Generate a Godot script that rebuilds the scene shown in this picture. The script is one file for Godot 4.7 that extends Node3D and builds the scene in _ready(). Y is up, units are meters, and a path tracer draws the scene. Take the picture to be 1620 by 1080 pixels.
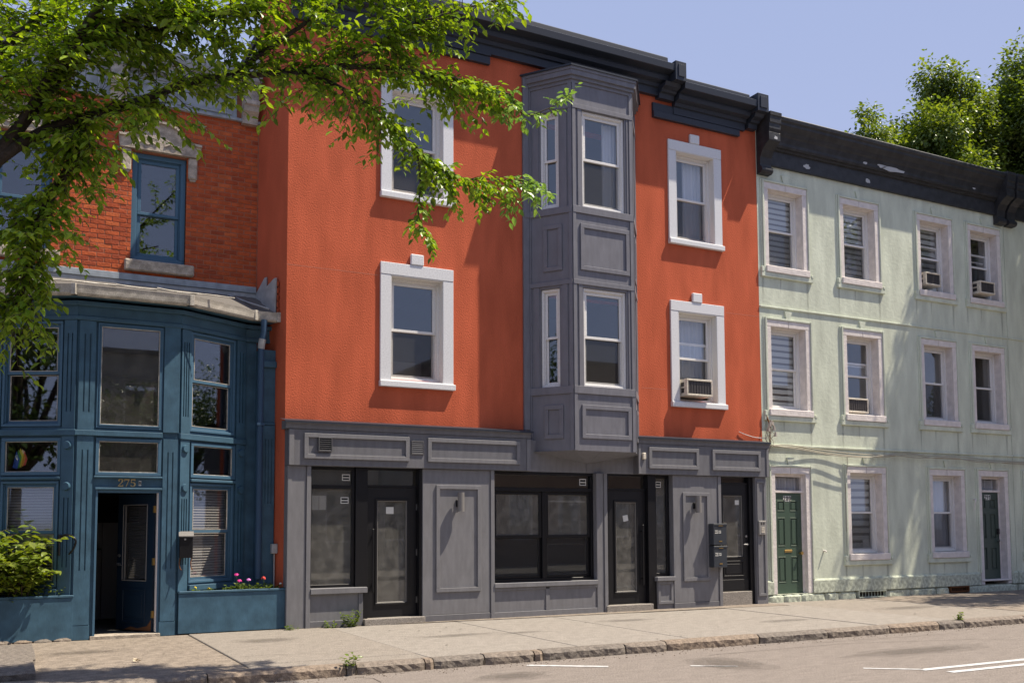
extends Node3D

# ---------------------------------------------------------------- helpers
var XF := Transform3D.IDENTITY
var M := {}
var texes := {}
var means := {}
var mean_of := {}
var taken := {}
var rng := RandomNumberGenerator.new()
var unit_mesh := {}


func numbered(called: String) -> String:
	if not taken.has(called):
		taken[called] = 0
		return called
	taken[called] += 1
	return "%s_%03d" % [called, taken[called]]


func tag(o: Node, label: String, category: String, group := "", kind := "") -> Node:
	if label != "":
		o.set_meta("label", label)
	if category != "":
		o.set_meta("category", category)
	if group != "":
		o.set_meta("group", group)
	if kind != "":
		o.set_meta("kind", kind)
	return o


func thing(called: String, label: String, category: String, at := Vector3.ZERO, group := "") -> Node3D:
	var o := Node3D.new()
	o.name = numbered(called)
	add_child(o)
	o.position = at
	tag(o, label, category, group)
	return o


func sn() -> SurfaceTool:
	var s := SurfaceTool.new()
	s.begin(Mesh.PRIMITIVE_TRIANGLES)
	return s


# one mesh under a parent; vertices are given in world places
func put(called: String, st: SurfaceTool, mat: Material, parent: Node3D = null) -> MeshInstance3D:
	var o := MeshInstance3D.new()
	o.mesh = st.commit()
	o.mesh.surface_set_material(0, mat)
	if parent == null:
		o.name = numbered(called)
		add_child(o)
	else:
		o.name = called
		parent.add_child(o, true)
		if parent.get_parent() == self and not parent is MeshInstance3D:
			o.position = -parent.position
	return o


func poly(st: SurfaceTool, pts: Array, out: Vector3) -> void:
	var q := []
	for p in pts:
		q.append(XF * p)
	var o: Vector3 = XF.basis * out
	var n: Vector3 = (q[1] - q[0]).cross(q[2] - q[0])
	if n.length_squared() < 1e-14 and q.size() > 3:
		n = (q[2] - q[0]).cross(q[3] - q[0])
	if n.dot(o) > 0.0:
		q.reverse()
	else:
		n = -n
	n = n.normalized()
	# clockwise seen from the front: the cross product points away from the viewer
	for i in range(1, q.size() - 1):
		for k in [0, i, i + 1]:
			st.set_normal(-n if n.dot(o) < 0.0 else n)
			st.add_vertex(q[k])


func box(st: SurfaceTool, x0: float, y0: float, z0: float, x1: float, y1: float, z1: float, c := 0.0) -> void:
	if x1 < x0:
		var t := x0
		x0 = x1
		x1 = t
	if y1 < y0:
		var t2 := y0
		y0 = y1
		y1 = t2
	if z1 < z0:
		var t3 := z0
		z0 = z1
		z1 = t3
	var lo := Vector3(x0, y0, z0)
	var hi := Vector3(x1, y1, z1)
	c = minf(c, 0.45 * minf(x1 - x0, minf(y1 - y0, z1 - z0)))
	var a := [lo, hi]
	for ax in 3:
		var u := (ax + 1) % 3
		var v := (ax + 2) % 3
		for s in 2:
			var out := Vector3.ZERO
			out[ax] = 1.0 if s else -1.0
			var f := []
			for k in [[0, 0], [1, 0], [1, 1], [0, 1]]:
				var p := Vector3.ZERO
				p[ax] = a[s][ax]
				p[u] = a[k[0]][u] + (c if k[0] == 0 else -c)
				p[v] = a[k[1]][v] + (c if k[1] == 0 else -c)
				f.append(p)
			poly(st, f, out)
	if c <= 0.0:
		return
	for ax in 3:
		var u := (ax + 1) % 3
		var v := (ax + 2) % 3
		for su in 2:
			for sv in 2:
				var out := Vector3.ZERO
				out[u] = 1.0 if su else -1.0
				out[v] = 1.0 if sv else -1.0
				var f := []
				for k in [[0, 0], [1, 0], [1, 1], [0, 1]]:
					var p := Vector3.ZERO
					p[ax] = a[k[0]][ax] + (c if k[0] == 0 else -c)
					p[u] = a[su][u] - (out[u] * c if k[1] == 0 else 0.0)
					p[v] = a[sv][v] - (out[v] * c if k[1] == 1 else 0.0)
					f.append(p)
				poly(st, f, out)
	for sx in 2:
		for sy in 2:
			for sz in 2:
				var o := Vector3(1.0 if sx else -1.0, 1.0 if sy else -1.0, 1.0 if sz else -1.0)
				var p := Vector3(a[sx].x, a[sy].y, a[sz].z)
				poly(st, [p - Vector3(0, o.y, o.z) * c, p - Vector3(o.x, 0, o.z) * c, p - Vector3(o.x, o.y, 0) * c], o)


# a flat frame of four butted bars
func ring(st: SurfaceTool, x0: float, x1: float, y0: float, y1: float, w: float, z0: float, z1: float, c := 0.004, wb := -1.0) -> void:
	if wb < 0.0:
		wb = w
	box(st, x0, y1 - w, z0, x1, y1, z1, c)
	box(st, x0, y0, z0, x1, y0 + wb, z1, c)
	box(st, x0, y0 + wb, z0, x0 + w, y1 - w, z1, c)
	box(st, x1 - w, y0 + wb, z0, x1, y1 - w, z1, c)


# a slab in the x-y plane with rectangular holes [x0, x1, y0, y1]; front face at zf
func slab(st: SurfaceTool, x0: float, x1: float, y0: float, y1: float, zf: float, thick: float, holes: Array) -> void:
	var xs := [x0, x1]
	var ys := [y0, y1]
	for h in holes:
		for v in [h[0], h[1]]:
			if v > x0 and v < x1 and not xs.has(v):
				xs.append(v)
		for v in [h[2], h[3]]:
			if v > y0 and v < y1 and not ys.has(v):
				ys.append(v)
	xs.sort()
	ys.sort()
	var zb := zf - thick
	for i in xs.size() - 1:
		for j in ys.size() - 1:
			var mx: float = (xs[i] + xs[i + 1]) / 2
			var my: float = (ys[j] + ys[j + 1]) / 2
			var open := false
			for h in holes:
				if mx > h[0] and mx < h[1] and my > h[2] and my < h[3]:
					open = true
			if open:
				continue
			for z in [zf, zb]:
				poly(st, [Vector3(xs[i], ys[j], z), Vector3(xs[i + 1], ys[j], z), Vector3(xs[i + 1], ys[j + 1], z), Vector3(xs[i], ys[j + 1], z)], Vector3(0, 0, 1 if z == zf else -1))
	for h in holes:
		var a: float = maxf(h[0], x0)
		var b: float = minf(h[1], x1)
		var c: float = maxf(h[2], y0)
		var d: float = minf(h[3], y1)
		if h[0] > x0:
			poly(st, [Vector3(a, c, zb), Vector3(a, c, zf), Vector3(a, d, zf), Vector3(a, d, zb)], Vector3(1, 0, 0))
		if h[1] < x1:
			poly(st, [Vector3(b, c, zb), Vector3(b, c, zf), Vector3(b, d, zf), Vector3(b, d, zb)], Vector3(-1, 0, 0))
		if h[2] > y0:
			poly(st, [Vector3(a, c, zb), Vector3(b, c, zb), Vector3(b, c, zf), Vector3(a, c, zf)], Vector3(0, 1, 0))
		if h[3] < y1:
			poly(st, [Vector3(a, d, zb), Vector3(b, d, zb), Vector3(b, d, zf), Vector3(a, d, zf)], Vector3(0, -1, 0))
	poly(st, [Vector3(x0, y0, zb), Vector3(x0, y0, zf), Vector3(x0, y1, zf), Vector3(x0, y1, zb)], Vector3(-1, 0, 0))
	poly(st, [Vector3(x1, y0, zb), Vector3(x1, y0, zf), Vector3(x1, y1, zf), Vector3(x1, y1, zb)], Vector3(1, 0, 0))
	poly(st, [Vector3(x0, y1, zb), Vector3(x1, y1, zb), Vector3(x1, y1, zf), Vector3(x0, y1, zf)], Vector3(0, 1, 0))
	poly(st, [Vector3(x0, y0, zb), Vector3(x1, y0, zb), Vector3(x1, y0, zf), Vector3(x0, y0, zf)], Vector3(0, -1, 0))


# a moulding: profile of Vector2(z, y) from bottom to top, swept along x
func sweep(st: SurfaceTool, prof: Array, x0: float, x1: float) -> void:
	var mid := Vector2.ZERO
	for p in prof:
		mid += p
	mid /= prof.size()
	for i in prof.size() - 1:
		var p: Vector2 = prof[i]
		var q: Vector2 = prof[i + 1]
		var d := q - p
		if d.length() < 1e-6:
			continue
		# outline runs anticlockwise seen with z to the right, y up: outward is to the right of travel
		poly(st, [Vector3(x0, p.y, p.x), Vector3(x1, p.y, p.x), Vector3(x1, q.y, q.x), Vector3(x0, q.y, q.x)], Vector3(0, -d.x, d.y))
	var flat := PackedVector2Array(prof)
	var tri := Geometry2D.triangulate_polygon(flat)
	for i in range(0, tri.size(), 3):
		for e in [[x0, -1.0], [x1, 1.0]]:
			var f := []
			for k in 3:
				var w: Vector2 = flat[tri[i + k]]
				f.append(Vector3(e[0], w.y, w.x))
			poly(st, f, Vector3(e[1], 0, 0))


# a plate: outline of Vector2(x, y) anticlockwise, between two depths
func plate(st: SurfaceTool, outline: Array, z0: float, z1: float) -> void:
	var flat := PackedVector2Array(outline)
	if Geometry2D.is_polygon_clockwise(flat):
		flat.reverse()
	var tri := Geometry2D.triangulate_polygon(flat)
	for i in range(0, tri.size(), 3):
		for e in [[z0, -1.0], [z1, 1.0]]:
			var f := []
			for k in 3:
				var w: Vector2 = flat[tri[i + k]]
				f.append(Vector3(w.x, w.y, e[0]))
			poly(st, f, Vector3(0, 0, e[1]))
	for i in flat.size():
		var p := flat[i]
		var q := flat[(i + 1) % flat.size()]
		var d := q - p
		poly(st, [Vector3(p.x, p.y, z0), Vector3(q.x, q.y, z0), Vector3(q.x, q.y, z1), Vector3(p.x, p.y, z1)], Vector3(d.y, -d.x, 0))


# a smooth tube through points, radius from r0 to r1
func tube(st: SurfaceTool, pts: Array, r0: float, r1: float, sides := 8, cap := true, wob := 0.0) -> void:
	var n := pts.size()
	var rings := []
	var side := Vector3.ZERO
	for i in n:
		var t: Vector3 = ((pts[mini(i + 1, n - 1)] as Vector3) - (pts[maxi(i - 1, 0)] as Vector3)).normalized()
		if side == Vector3.ZERO:
			side = t.cross(Vector3(0.31, 0.2, 0.93)).normalized()
			if side.length() < 0.5:
				side = t.cross(Vector3.UP).normalized()
		side = (side - t * side.dot(t)).normalized()
		var up := t.cross(side)
		var r: float = lerpf(r0, r1, float(i) / (n - 1))
		var g := []
		for k in sides:
			var a := TAU * k / sides
			var d := side * cos(a) + up * sin(a)
			g.append([XF * (pts[i] + d * r * (1.0 + wob * sin(i * 2.3 + k * 1.7))), XF.basis * d])
		rings.append(g)
	for i in n - 1:
		for k in sides:
			var l := (k + 1) % sides
			for v in [rings[i][k], rings[i + 1][k], rings[i + 1][l], rings[i][k], rings[i + 1][l], rings[i][l]]:
				st.set_normal(v[1])
				st.add_vertex(v[0])
	if cap:
		for e in [0, n - 1]:
			var out: Vector3 = (pts[0] - pts[1]).normalized() if e == 0 else (pts[n - 1] - pts[n - 2]).normalized()
			for k in range(1, sides - 1):
				var f := [rings[e][0][0], rings[e][k][0], rings[e][k + 1][0]]
				if (f[1] - f[0]).cross(f[2] - f[0]).dot(XF.basis * out) > 0:
					f.reverse()
				for v in f:
					st.set_normal(XF.basis * out)
					st.add_vertex(v)


func curve_through(pts: Array, per := 4) -> Array:
	var r := []
	var n := pts.size()
	for i in n - 1:
		var p0: Vector3 = pts[maxi(i - 1, 0)]
		var p1: Vector3 = pts[i]
		var p2: Vector3 = pts[i + 1]
		var p3: Vector3 = pts[mini(i + 2, n - 1)]
		for k in per:
			r.append(p1.cubic_interpolate(p2, p0, p3, float(k) / per))
	r.append(pts[n - 1])
	return r


func text_on(called: String, s: String, height: float, at: Vector3, mat: Material, parent: Node3D, depth := 0.004, font := "Droid Sans", bold := true) -> void:
	var t := TextMesh.new()
	var f := SystemFont.new()
	f.font_names = PackedStringArray([font])
	f.font_weight = 700 if bold else 400
	t.font = f
	t.text = s
	t.font_size = 32
	t.pixel_size = height / 23.0
	t.depth = depth
	t.curve_step = 1.0
	t.material = mat
	var o := MeshInstance3D.new()
	o.mesh = t
	o.name = called
	parent.add_child(o, true)
	var base := Vector3.ZERO
	var q: Node = parent
	while q != self:
		base += q.position
		q = q.get_parent()
	o.position = XF * at - base
	o.basis = XF.basis


# ---------------------------------------------------------------- materials
func ntex(key: String, freq: float, lo: float, hi: float, sd: int, size := 512, type := FastNoiseLite.TYPE_SIMPLEX_SMOOTH, oct := 3, normal := 0.0, power := 1.0) -> ImageTexture:
	if texes.has(key):
		return texes[key]
	var n := FastNoiseLite.new()
	n.noise_type = type
	n.seed = sd
	n.frequency = freq
	n.fractal_octaves = oct
	n.cellular_return_type = FastNoiseLite.RETURN_DISTANCE
	var im := n.get_seamless_image(size, size)
	im.convert(Image.FORMAT_L8)
	if normal > 0.0:
		im.convert(Image.FORMAT_RGBA8)
		im.bump_map_to_normal_map(normal)
	else:
		var d := im.get_data()
		var sum := 0.0
		var lut := []
		for i in 256:
			lut.append(int(255.0 * lerpf(lo, hi, pow(i / 255.0, power))))
		for i in d.size():
			d[i] = lut[d[i]]
			if i % 37 == 0:
				sum += Color(d[i] / 255.0, 0, 0).srgb_to_linear().r
		means[key] = sum / (d.size() / 37.0)
		im = Image.create_from_data(size, size, false, Image.FORMAT_L8, d)
	texes[key] = ImageTexture.create_from_image(im)
	mean_of[texes[key]] = means.get(key, 1.0)
	return texes[key]


func mk(called: String, r: float, g: float, b: float, rough := 0.8, o := {}) -> StandardMaterial3D:
	var m := StandardMaterial3D.new()
	m.resource_name = called
	# the colour given is the mean one: make up for what the patterns take away
	var up: float = 1.0 / (mean_of.get(o.get("grain"), 1.0) * mean_of.get(o.get("blotch"), 1.0))
	m.albedo_color = Color(minf(r * up, 1.0), minf(g * up, 1.0), minf(b * up, 1.0)).linear_to_srgb()
	m.roughness = rough
	m.metallic_specular = o.get("spec", 0.4)
	m.metallic = o.get("metal", 0.0)
	if o.has("grain") or o.has("bump"):
		m.uv1_triplanar = true
		m.uv1_world_triplanar = true
		m.uv1_scale = o.get("scale", Vector3.ONE)
	if o.has("grain"):
		m.albedo_texture = o.grain
	if o.has("bump"):
		m.normal_enabled = true
		m.normal_texture = o.bump
		m.normal_scale = o.get("bump_scale", 1.0)
	if o.has("blotch"):
		m.detail_enabled = true
		m.detail_blend_mode = BaseMaterial3D.BLEND_MODE_MUL
		m.detail_albedo = o.blotch
		m.detail_uv_layer = BaseMaterial3D.DETAIL_UV_2
		m.uv2_triplanar = true
		m.uv2_world_triplanar = true
		m.uv2_scale = o.get("blotch_scale", Vector3.ONE * 0.3)
	M[called] = m
	return m


func materials() -> void:
	var fine_n := ntex("fine_n", 0.055, 0, 1, 3, 512, FastNoiseLite.TYPE_SIMPLEX_SMOOTH, 3, 5.0)
	var rough_n := ntex("rough_n", 0.02, 0, 1, 5, 512, FastNoiseLite.TYPE_SIMPLEX_SMOOTH, 5, 7.0)
	var soft_n := ntex("soft_n", 0.008, 0, 1, 8, 512, FastNoiseLite.TYPE_SIMPLEX_SMOOTH, 4, 6.0)
	var speck := ntex("speck", 0.12, 0.64, 1.0, 7, 512, FastNoiseLite.TYPE_SIMPLEX_SMOOTH, 4)
	var speck_soft := ntex("speck_soft", 0.09, 0.84, 1.0, 17, 512, FastNoiseLite.TYPE_SIMPLEX_SMOOTH, 4)
	var speck_hard := ntex("speck_hard", 0.16, 0.50, 1.0, 27, 512, FastNoiseLite.TYPE_SIMPLEX, 3)
	var blotch := ntex("blotch", 0.012, 0.80, 1.0, 9, 512, FastNoiseLite.TYPE_SIMPLEX_SMOOTH, 5)
	var blotch_soft := ntex("blotch_soft", 0.010, 0.90, 1.0, 19, 512, FastNoiseLite.TYPE_SIMPLEX_SMOOTH, 5)
	var blotch_strong := ntex("blotch_strong", 0.015, 0.66, 1.0, 29, 512, FastNoiseLite.TYPE_SIMPLEX_SMOOTH, 5)
	var weather := ntex("weather", 0.011, 0.86, 1.0, 39, 512, FastNoiseLite.TYPE_SIMPLEX_SMOOTH, 6)
	var streak := ntex("streak", 0.03, 0.93, 1.0, 11, 512, FastNoiseLite.TYPE_SIMPLEX_SMOOTH, 4)

	mk("stucco_red", 0.50, 0.116, 0.058, 0.9, {"grain": speck_soft, "bump": fine_n, "bump_scale": 0.42, "scale": Vector3.ONE * 1.1, "blotch": weather, "blotch_scale": Vector3(0.42, 0.10, 0.42), "spec": 0.2})
	mk("stucco_pale", 0.52, 0.22, 0.15, 0.9)
	mk("stucco_green", 0.575, 0.615, 0.505, 0.9, {"grain": speck_soft, "bump": rough_n, "bump_scale": 0.15, "scale": Vector3.ONE * 0.8, "blotch": weather, "blotch_scale": Vector3(0.5, 0.13, 0.5), "spec": 0.2})
	mk("plinth_green", 0.45, 0.485, 0.395, 0.9, {"grain": speck_soft, "bump": rough_n, "bump_scale": 0.10, "scale": Vector3.ONE * 1.1, "blotch": blotch_strong, "blotch_scale": Vector3.ONE * 1.3, "spec": 0.2})
	mk("trim_pink", 0.68, 0.63, 0.60, 0.85, {"grain": speck_soft, "bump": rough_n, "bump_scale": 0.35, "scale": Vector3.ONE * 1.5, "blotch": blotch_soft, "blotch_scale": Vector3.ONE * 0.9})
	mk("trim_white", 0.66, 0.67, 0.69, 0.55, {"grain": speck_soft, "scale": Vector3.ONE * 0.8})
	mk("vinyl_white", 0.72, 0.71, 0.69, 0.4, {"grain": speck_soft, "scale": Vector3.ONE * 0.9})
	mk("wood_grey", 0.176, 0.175, 0.186, 0.62, {"grain": streak, "scale": Vector3(9, 0.7, 9), "blotch": blotch_soft, "blotch_scale": Vector3(1.6, 0.35, 1.6)})
	mk("wood_grey_plain", 0.140, 0.140, 0.153, 0.55, {"grain": streak, "scale": Vector3(9, 0.7, 9), "blotch": blotch_soft, "blotch_scale": Vector3(1.6, 0.35, 1.6)})
	mk("oriel_grey", 0.165, 0.165, 0.187, 0.55, {"grain": streak, "scale": Vector3(7, 0.6, 7), "blotch": blotch_soft, "blotch_scale": Vector3(1.6, 0.35, 1.6)})
	mk("cornice_navy", 0.030, 0.036, 0.050, 0.42, {"grain": streak, "scale": Vector3(0.5, 6, 6)})
	mk("cornice_black", 0.030, 0.031, 0.035, 0.5, {"grain": speck, "bump": soft_n, "bump_scale": 0.3, "scale": Vector3.ONE * 0.8, "blotch": blotch_strong, "blotch_scale": Vector3.ONE * 0.5})
	mk("door_black", 0.012, 0.012, 0.014, 0.4, {"grain": speck_soft, "bump": fine_n, "bump_scale": 0.12, "scale": Vector3.ONE * 2.0})
	mk("frame_black", 0.010, 0.010, 0.012, 0.35)
	mk("metal_black", 0.015, 0.015, 0.017, 0.35, {"metal": 0.3})
	mk("steel", 0.5, 0.5, 0.5, 0.3, {"metal": 0.9})
	mk("brass", 0.55, 0.36, 0.12, 0.35, {"metal": 0.9})
	mk("lamp_grey", 0.22, 0.21, 0.20, 0.45, {"metal": 0.2})
	mk("blue_wood", 0.046, 0.105, 0.158, 0.6, {"grain": streak, "scale": Vector3(5, 0.7, 5), "bump": soft_n, "bump_scale": 0.25, "blotch": blotch, "blotch_scale": Vector3.ONE * 0.5})
	mk("blue_window", 0.06, 0.13, 0.20, 0.5, {"grain": streak, "scale": Vector3(6, 0.8, 6)})
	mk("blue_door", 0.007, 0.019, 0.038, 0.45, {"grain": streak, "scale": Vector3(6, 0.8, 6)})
	mk("blue_pipe", 0.035, 0.075, 0.135, 0.5, {"grain": speck_soft, "scale": Vector3.ONE * 1.2})
	mk("green_door", 0.058, 0.092, 0.066, 0.42, {"grain": streak, "scale": Vector3(7, 0.6, 7)})
	mk("green_door_dark", 0.045, 0.068, 0.055, 0.42, {"grain": streak, "scale": Vector3(7, 0.6, 7)})
	for i in 4:
		var c: Vector3 = [Vector3(0.44, 0.090, 0.028), Vector3(0.38, 0.073, 0.024), Vector3(0.50, 0.115, 0.036), Vector3(0.33, 0.065, 0.025)][i]
		mk("brick%d" % i, c.x, c.y, c.z, 0.85, {"grain": speck, "bump": rough_n, "bump_scale": 0.5, "scale": Vector3.ONE * 2.1, "blotch": blotch, "blotch_scale": Vector3.ONE * 0.8})
	mk("mortar", 0.34, 0.135, 0.08, 0.95, {"grain": speck, "scale": Vector3.ONE * 2.0})
	mk("stone", 0.38, 0.33, 0.27, 0.85, {"grain": speck, "bump": rough_n, "bump_scale": 0.5, "scale": Vector3.ONE * 1.4, "blotch": blotch_strong, "blotch_scale": Vector3.ONE * 0.9})
	mk("sheet_grey", 0.36, 0.37, 0.38, 0.5, {"grain": streak, "scale": Vector3(0.6, 4, 4), "blotch": blotch, "blotch_scale": Vector3.ONE * 0.8})
	mk("sheet_bluegrey", 0.30, 0.34, 0.38, 0.5, {"grain": streak, "scale": Vector3(0.6, 4, 4), "blotch": blotch, "blotch_scale": Vector3.ONE * 0.8})
	mk("gutter_grey", 0.42, 0.39, 0.34, 0.55, {"grain": speck, "scale": Vector3.ONE, "blotch": blotch_strong, "blotch_scale": Vector3.ONE * 0.8})
	mk("shingle_grey", 0.13, 0.12, 0.11, 0.9, {"grain": speck_hard, "scale": Vector3.ONE * 1.2})
	mk("concrete", 0.25, 0.224, 0.196, 0.9, {"grain": speck, "bump": fine_n, "bump_scale": 0.3, "scale": Vector3.ONE * 0.7, "blotch": blotch_soft, "blotch_scale": Vector3.ONE * 0.9, "spec": 0.2})
	mk("concrete_pale", 0.268, 0.245, 0.219, 0.9, {"grain": speck, "bump": fine_n, "bump_scale": 0.25, "scale": Vector3.ONE * 0.7, "blotch": blotch_soft, "blotch_scale": Vector3.ONE * 0.8, "spec": 0.2})
	mk("concrete_brown", 0.235, 0.20, 0.166, 0.9, {"grain": speck, "bump": fine_n, "bump_scale": 0.4, "scale": Vector3.ONE * 0.7, "blotch": blotch, "blotch_scale": Vector3.ONE * 0.85, "spec": 0.2})
	for i in 3:
		var c: Vector3 = [Vector3(0.20, 0.168, 0.14), Vector3(0.225, 0.178, 0.138), Vector3(0.17, 0.148, 0.128)][i]
		mk("granite%d" % i, c.x, c.y, c.z, 0.85, {"grain": speck_hard, "bump": rough_n, "bump_scale": 0.8, "scale": Vector3.ONE * 1.0, "blotch": blotch_strong, "blotch_scale": Vector3.ONE * 1.6})
	mk("asphalt", 0.215, 0.189, 0.170, 0.92, {"grain": speck_hard, "bump": fine_n, "bump_scale": 0.5, "scale": Vector3.ONE * 0.75, "blotch": blotch_soft, "blotch_scale": Vector3(0.5, 0.5, 1.4), "spec": 0.2})
	mk("road_paint", 0.62, 0.58, 0.52, 0.8, {"grain": speck, "scale": Vector3.ONE * 2.0, "blotch": blotch, "blotch_scale": Vector3.ONE * 1.2})
	mk("crack", 0.07, 0.058, 0.046, 0.95)
	mk("soil", 0.045, 0.03, 0.02, 0.95, {"grain": speck_hard, "scale": Vector3.ONE * 3.0})
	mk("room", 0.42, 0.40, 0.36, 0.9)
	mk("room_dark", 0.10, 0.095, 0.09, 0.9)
	mk("curtain", 0.62, 0.64, 0.68, 0.9)
	M.curtain.backlight_enabled = true
	M.curtain.backlight = Color(0.4, 0.4, 0.42)
	mk("blind_band", 0.50, 0.52, 0.50, 0.85)
	mk("blind_grey", 0.24, 0.23, 0.22, 0.8)
	mk("paper", 0.62, 0.62, 0.58, 0.8)
	mk("ink", 0.012, 0.012, 0.013, 0.6)
	mk("plastic_cream", 0.60, 0.55, 0.46, 0.5, {"grain": speck_soft, "scale": Vector3.ONE * 2.0, "blotch": blotch, "blotch_scale": Vector3.ONE * 2.0})
	mk("grille", 0.06, 0.055, 0.055, 0.5, {"grain": speck_hard, "scale": Vector3.ONE * 3.0})
	mk("vent_grey", 0.075, 0.075, 0.082, 0.5)
	mk("mail_navy", 0.040, 0.046, 0.056, 0.38)
	mk("intercom_grey", 0.30, 0.29, 0.27, 0.4, {"metal": 0.2})
	mk("cable_beige", 0.40, 0.37, 0.29, 0.7)
	mk("cable_black", 0.03, 0.03, 0.028, 0.6)
	mk("porcelain", 0.50, 0.44, 0.37, 0.35)
	mk("rust", 0.14, 0.055, 0.02, 0.9, {"grain": speck_hard, "scale": Vector3.ONE * 2.5})
	mk("chipped", 0.46, 0.47, 0.48, 0.7, {"grain": speck, "scale": Vector3.ONE * 2.5})
	mk("gold_paint", 0.42, 0.32, 0.16, 0.45, {"metal": 0.4})
	mk("bark", 0.05, 0.038, 0.030, 0.95, {"grain": speck_hard, "bump": rough_n, "bump_scale": 1.4, "scale": Vector3(5, 1.3, 5), "blotch": blotch_strong, "blotch_scale": Vector3.ONE * 2.0})
	mk("twig_bark", 0.07, 0.05, 0.04, 0.9)
	for i in 4:
		var c: Vector3 = [Vector3(0.16, 0.27, 0.026), Vector3(0.12, 0.22, 0.022), Vector3(0.20, 0.31, 0.032), Vector3(0.085, 0.16, 0.018)][i]
		var lm := mk("leaf%d" % i, c.x, c.y, c.z, 0.33, {"spec": 0.5})
		lm.backlight_enabled = true
		lm.backlight = Color(c.x * 1.0, c.y * 1.05, c.z * 1.4).linear_to_srgb()
	var ml := mk("leaf_tinted", 1, 1, 1, 0.33, {"spec": 0.5})
	ml.vertex_color_use_as_albedo = true
	ml.backlight_enabled = true
	ml.backlight = Color(1.0, 0.98, 0.38)
	mk("petal_pink", 0.75, 0.05, 0.30, 0.6)
	mk("petal_lilac", 0.60, 0.20, 0.55, 0.6)
	mk("petal_red", 0.62, 0.06, 0.05, 0.6)
	mk("petal_yellow", 0.75, 0.60, 0.04, 0.6)
	mk("petal_white", 0.72, 0.72, 0.68, 0.6)
	for i in 5:
		var c: Vector3 = [Vector3(0.5, 0.05, 0.05), Vector3(0.55, 0.22, 0.03), Vector3(0.55, 0.45, 0.04), Vector3(0.06, 0.28, 0.06), Vector3(0.04, 0.10, 0.35)][i]
		mk("flag%d" % i, c.x, c.y, c.z, 0.8)
	mk("opposite_brick", 0.20, 0.13, 0.10, 0.9, {"grain": speck, "scale": Vector3.ONE, "blotch": blotch})
	mk("opposite_pale", 0.35, 0.33, 0.30, 0.9, {"grain": speck, "scale": Vector3.ONE, "blotch": blotch})
	mk("roof_dark", 0.06, 0.06, 0.065, 0.9)
	mk("bin_lid", 0.02, 0.02, 0.02, 0.5)
	mk("litter", 0.5, 0.42, 0.30, 0.8)

	var g := StandardMaterial3D.new()
	g.resource_name = "glass"
	g.albedo_color = Color(0.05, 0.055, 0.06, 0.03)
	g.transparency = BaseMaterial3D.TRANSPARENCY_ALPHA
	g.roughness = 0.0
	g.metallic_specular = 0.5
	M["glass"] = g
	# the metal coating on the inner sheet of double glazing
	var white := Image.create(4, 4, false, Image.FORMAT_RGB8)
	white.fill(Color.WHITE)
	var c := StandardMaterial3D.new()
	c.resource_name = "coated_glass"
	c.albedo_color = Color(0.90, 0.94, 0.97, 0.15)
	c.albedo_texture = ImageTexture.create_from_image(white)
	c.transparency = BaseMaterial3D.TRANSPARENCY_ALPHA
	c.metallic = 1.0
	c.roughness = 0.02
	M["coating"] = c
	var d := StandardMaterial3D.new()
	d.resource_name = "dusty_film"
	d.albedo_color = Color(0.50, 0.49, 0.46, 0.30)
	d.transparency = BaseMaterial3D.TRANSPARENCY_ALPHA
	d.roughness = 0.8
	d.albedo_texture = ntex("film", 0.02, 0.68, 1.0, 31, 256)
	d.uv1_triplanar = true
	d.uv1_world_triplanar = true
	M["film"] = d
	var d2: StandardMaterial3D = d.duplicate()
	d2.resource_name = "grimy_film"
	d2.albedo_color = Color(0.60, 0.59, 0.56, 0.48)
	M["grime"] = d2
	var d3: StandardMaterial3D = d.duplicate()
	d3.resource_name = "stain_film"
	d3.albedo_color = Color(0.22, 0.19, 0.16, 0.09)
	d3.roughness = 0.95
	M["stain"] = d3
	var s := StandardMaterial3D.new()
	s.resource_name = "insect_screen"
	s.albedo_color = Color(0.22, 0.215, 0.21, 0.42)
	s.transparency = BaseMaterial3D.TRANSPARENCY_ALPHA
	s.roughness = 0.9
	M["screen"] = s


# ---------------------------------------------------------------- shared parts
var pane_n := 0


func pane(parent: Node3D, x0: float, x1: float, y0: float, y1: float, z: float, mat: Material = null) -> void:
	pane_n += 1
	var a := 0.0016 * sin(pane_n * 2.4)
	var b := 0.0016 * cos(pane_n * 1.7)
	var hx := (x1 - x0) / 2
	var hy := (y1 - y0) / 2
	# two sheets, as in double glazing: plain glass before coated glass
	var both := ArrayMesh.new()
	for g in [0.0, 0.012]:
		var st := sn()
		poly(st, [Vector3(x0, y0, z - g - hx * a - hy * b), Vector3(x1, y0, z - g + hx * a - hy * b), Vector3(x1, y1, z - g + hx * a + hy * b), Vector3(x0, y1, z - g - hx * a + hy * b)], Vector3(0, 0, 1))
		st.set_material((M.glass if mat == null else mat) if g == 0.0 else M.coating)
		st.commit(both)
	var o := MeshInstance3D.new()
	o.mesh = both
	o.name = "pane"
	parent.add_child(o, true)
	if parent.get_parent() == self and not parent is MeshInstance3D:
		o.position = -parent.position


func sheet(called: String, parent: Node3D, x0: float, x1: float, y0: float, y1: float, z: float, mat: Material) -> MeshInstance3D:
	var st := sn()
	poly(st, [Vector3(x0, y0, z), Vector3(x1, y0, z), Vector3(x1, y1, z), Vector3(x0, y1, z)], Vector3(0, 0, 1))
	return put(called, st, mat, parent)


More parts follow.
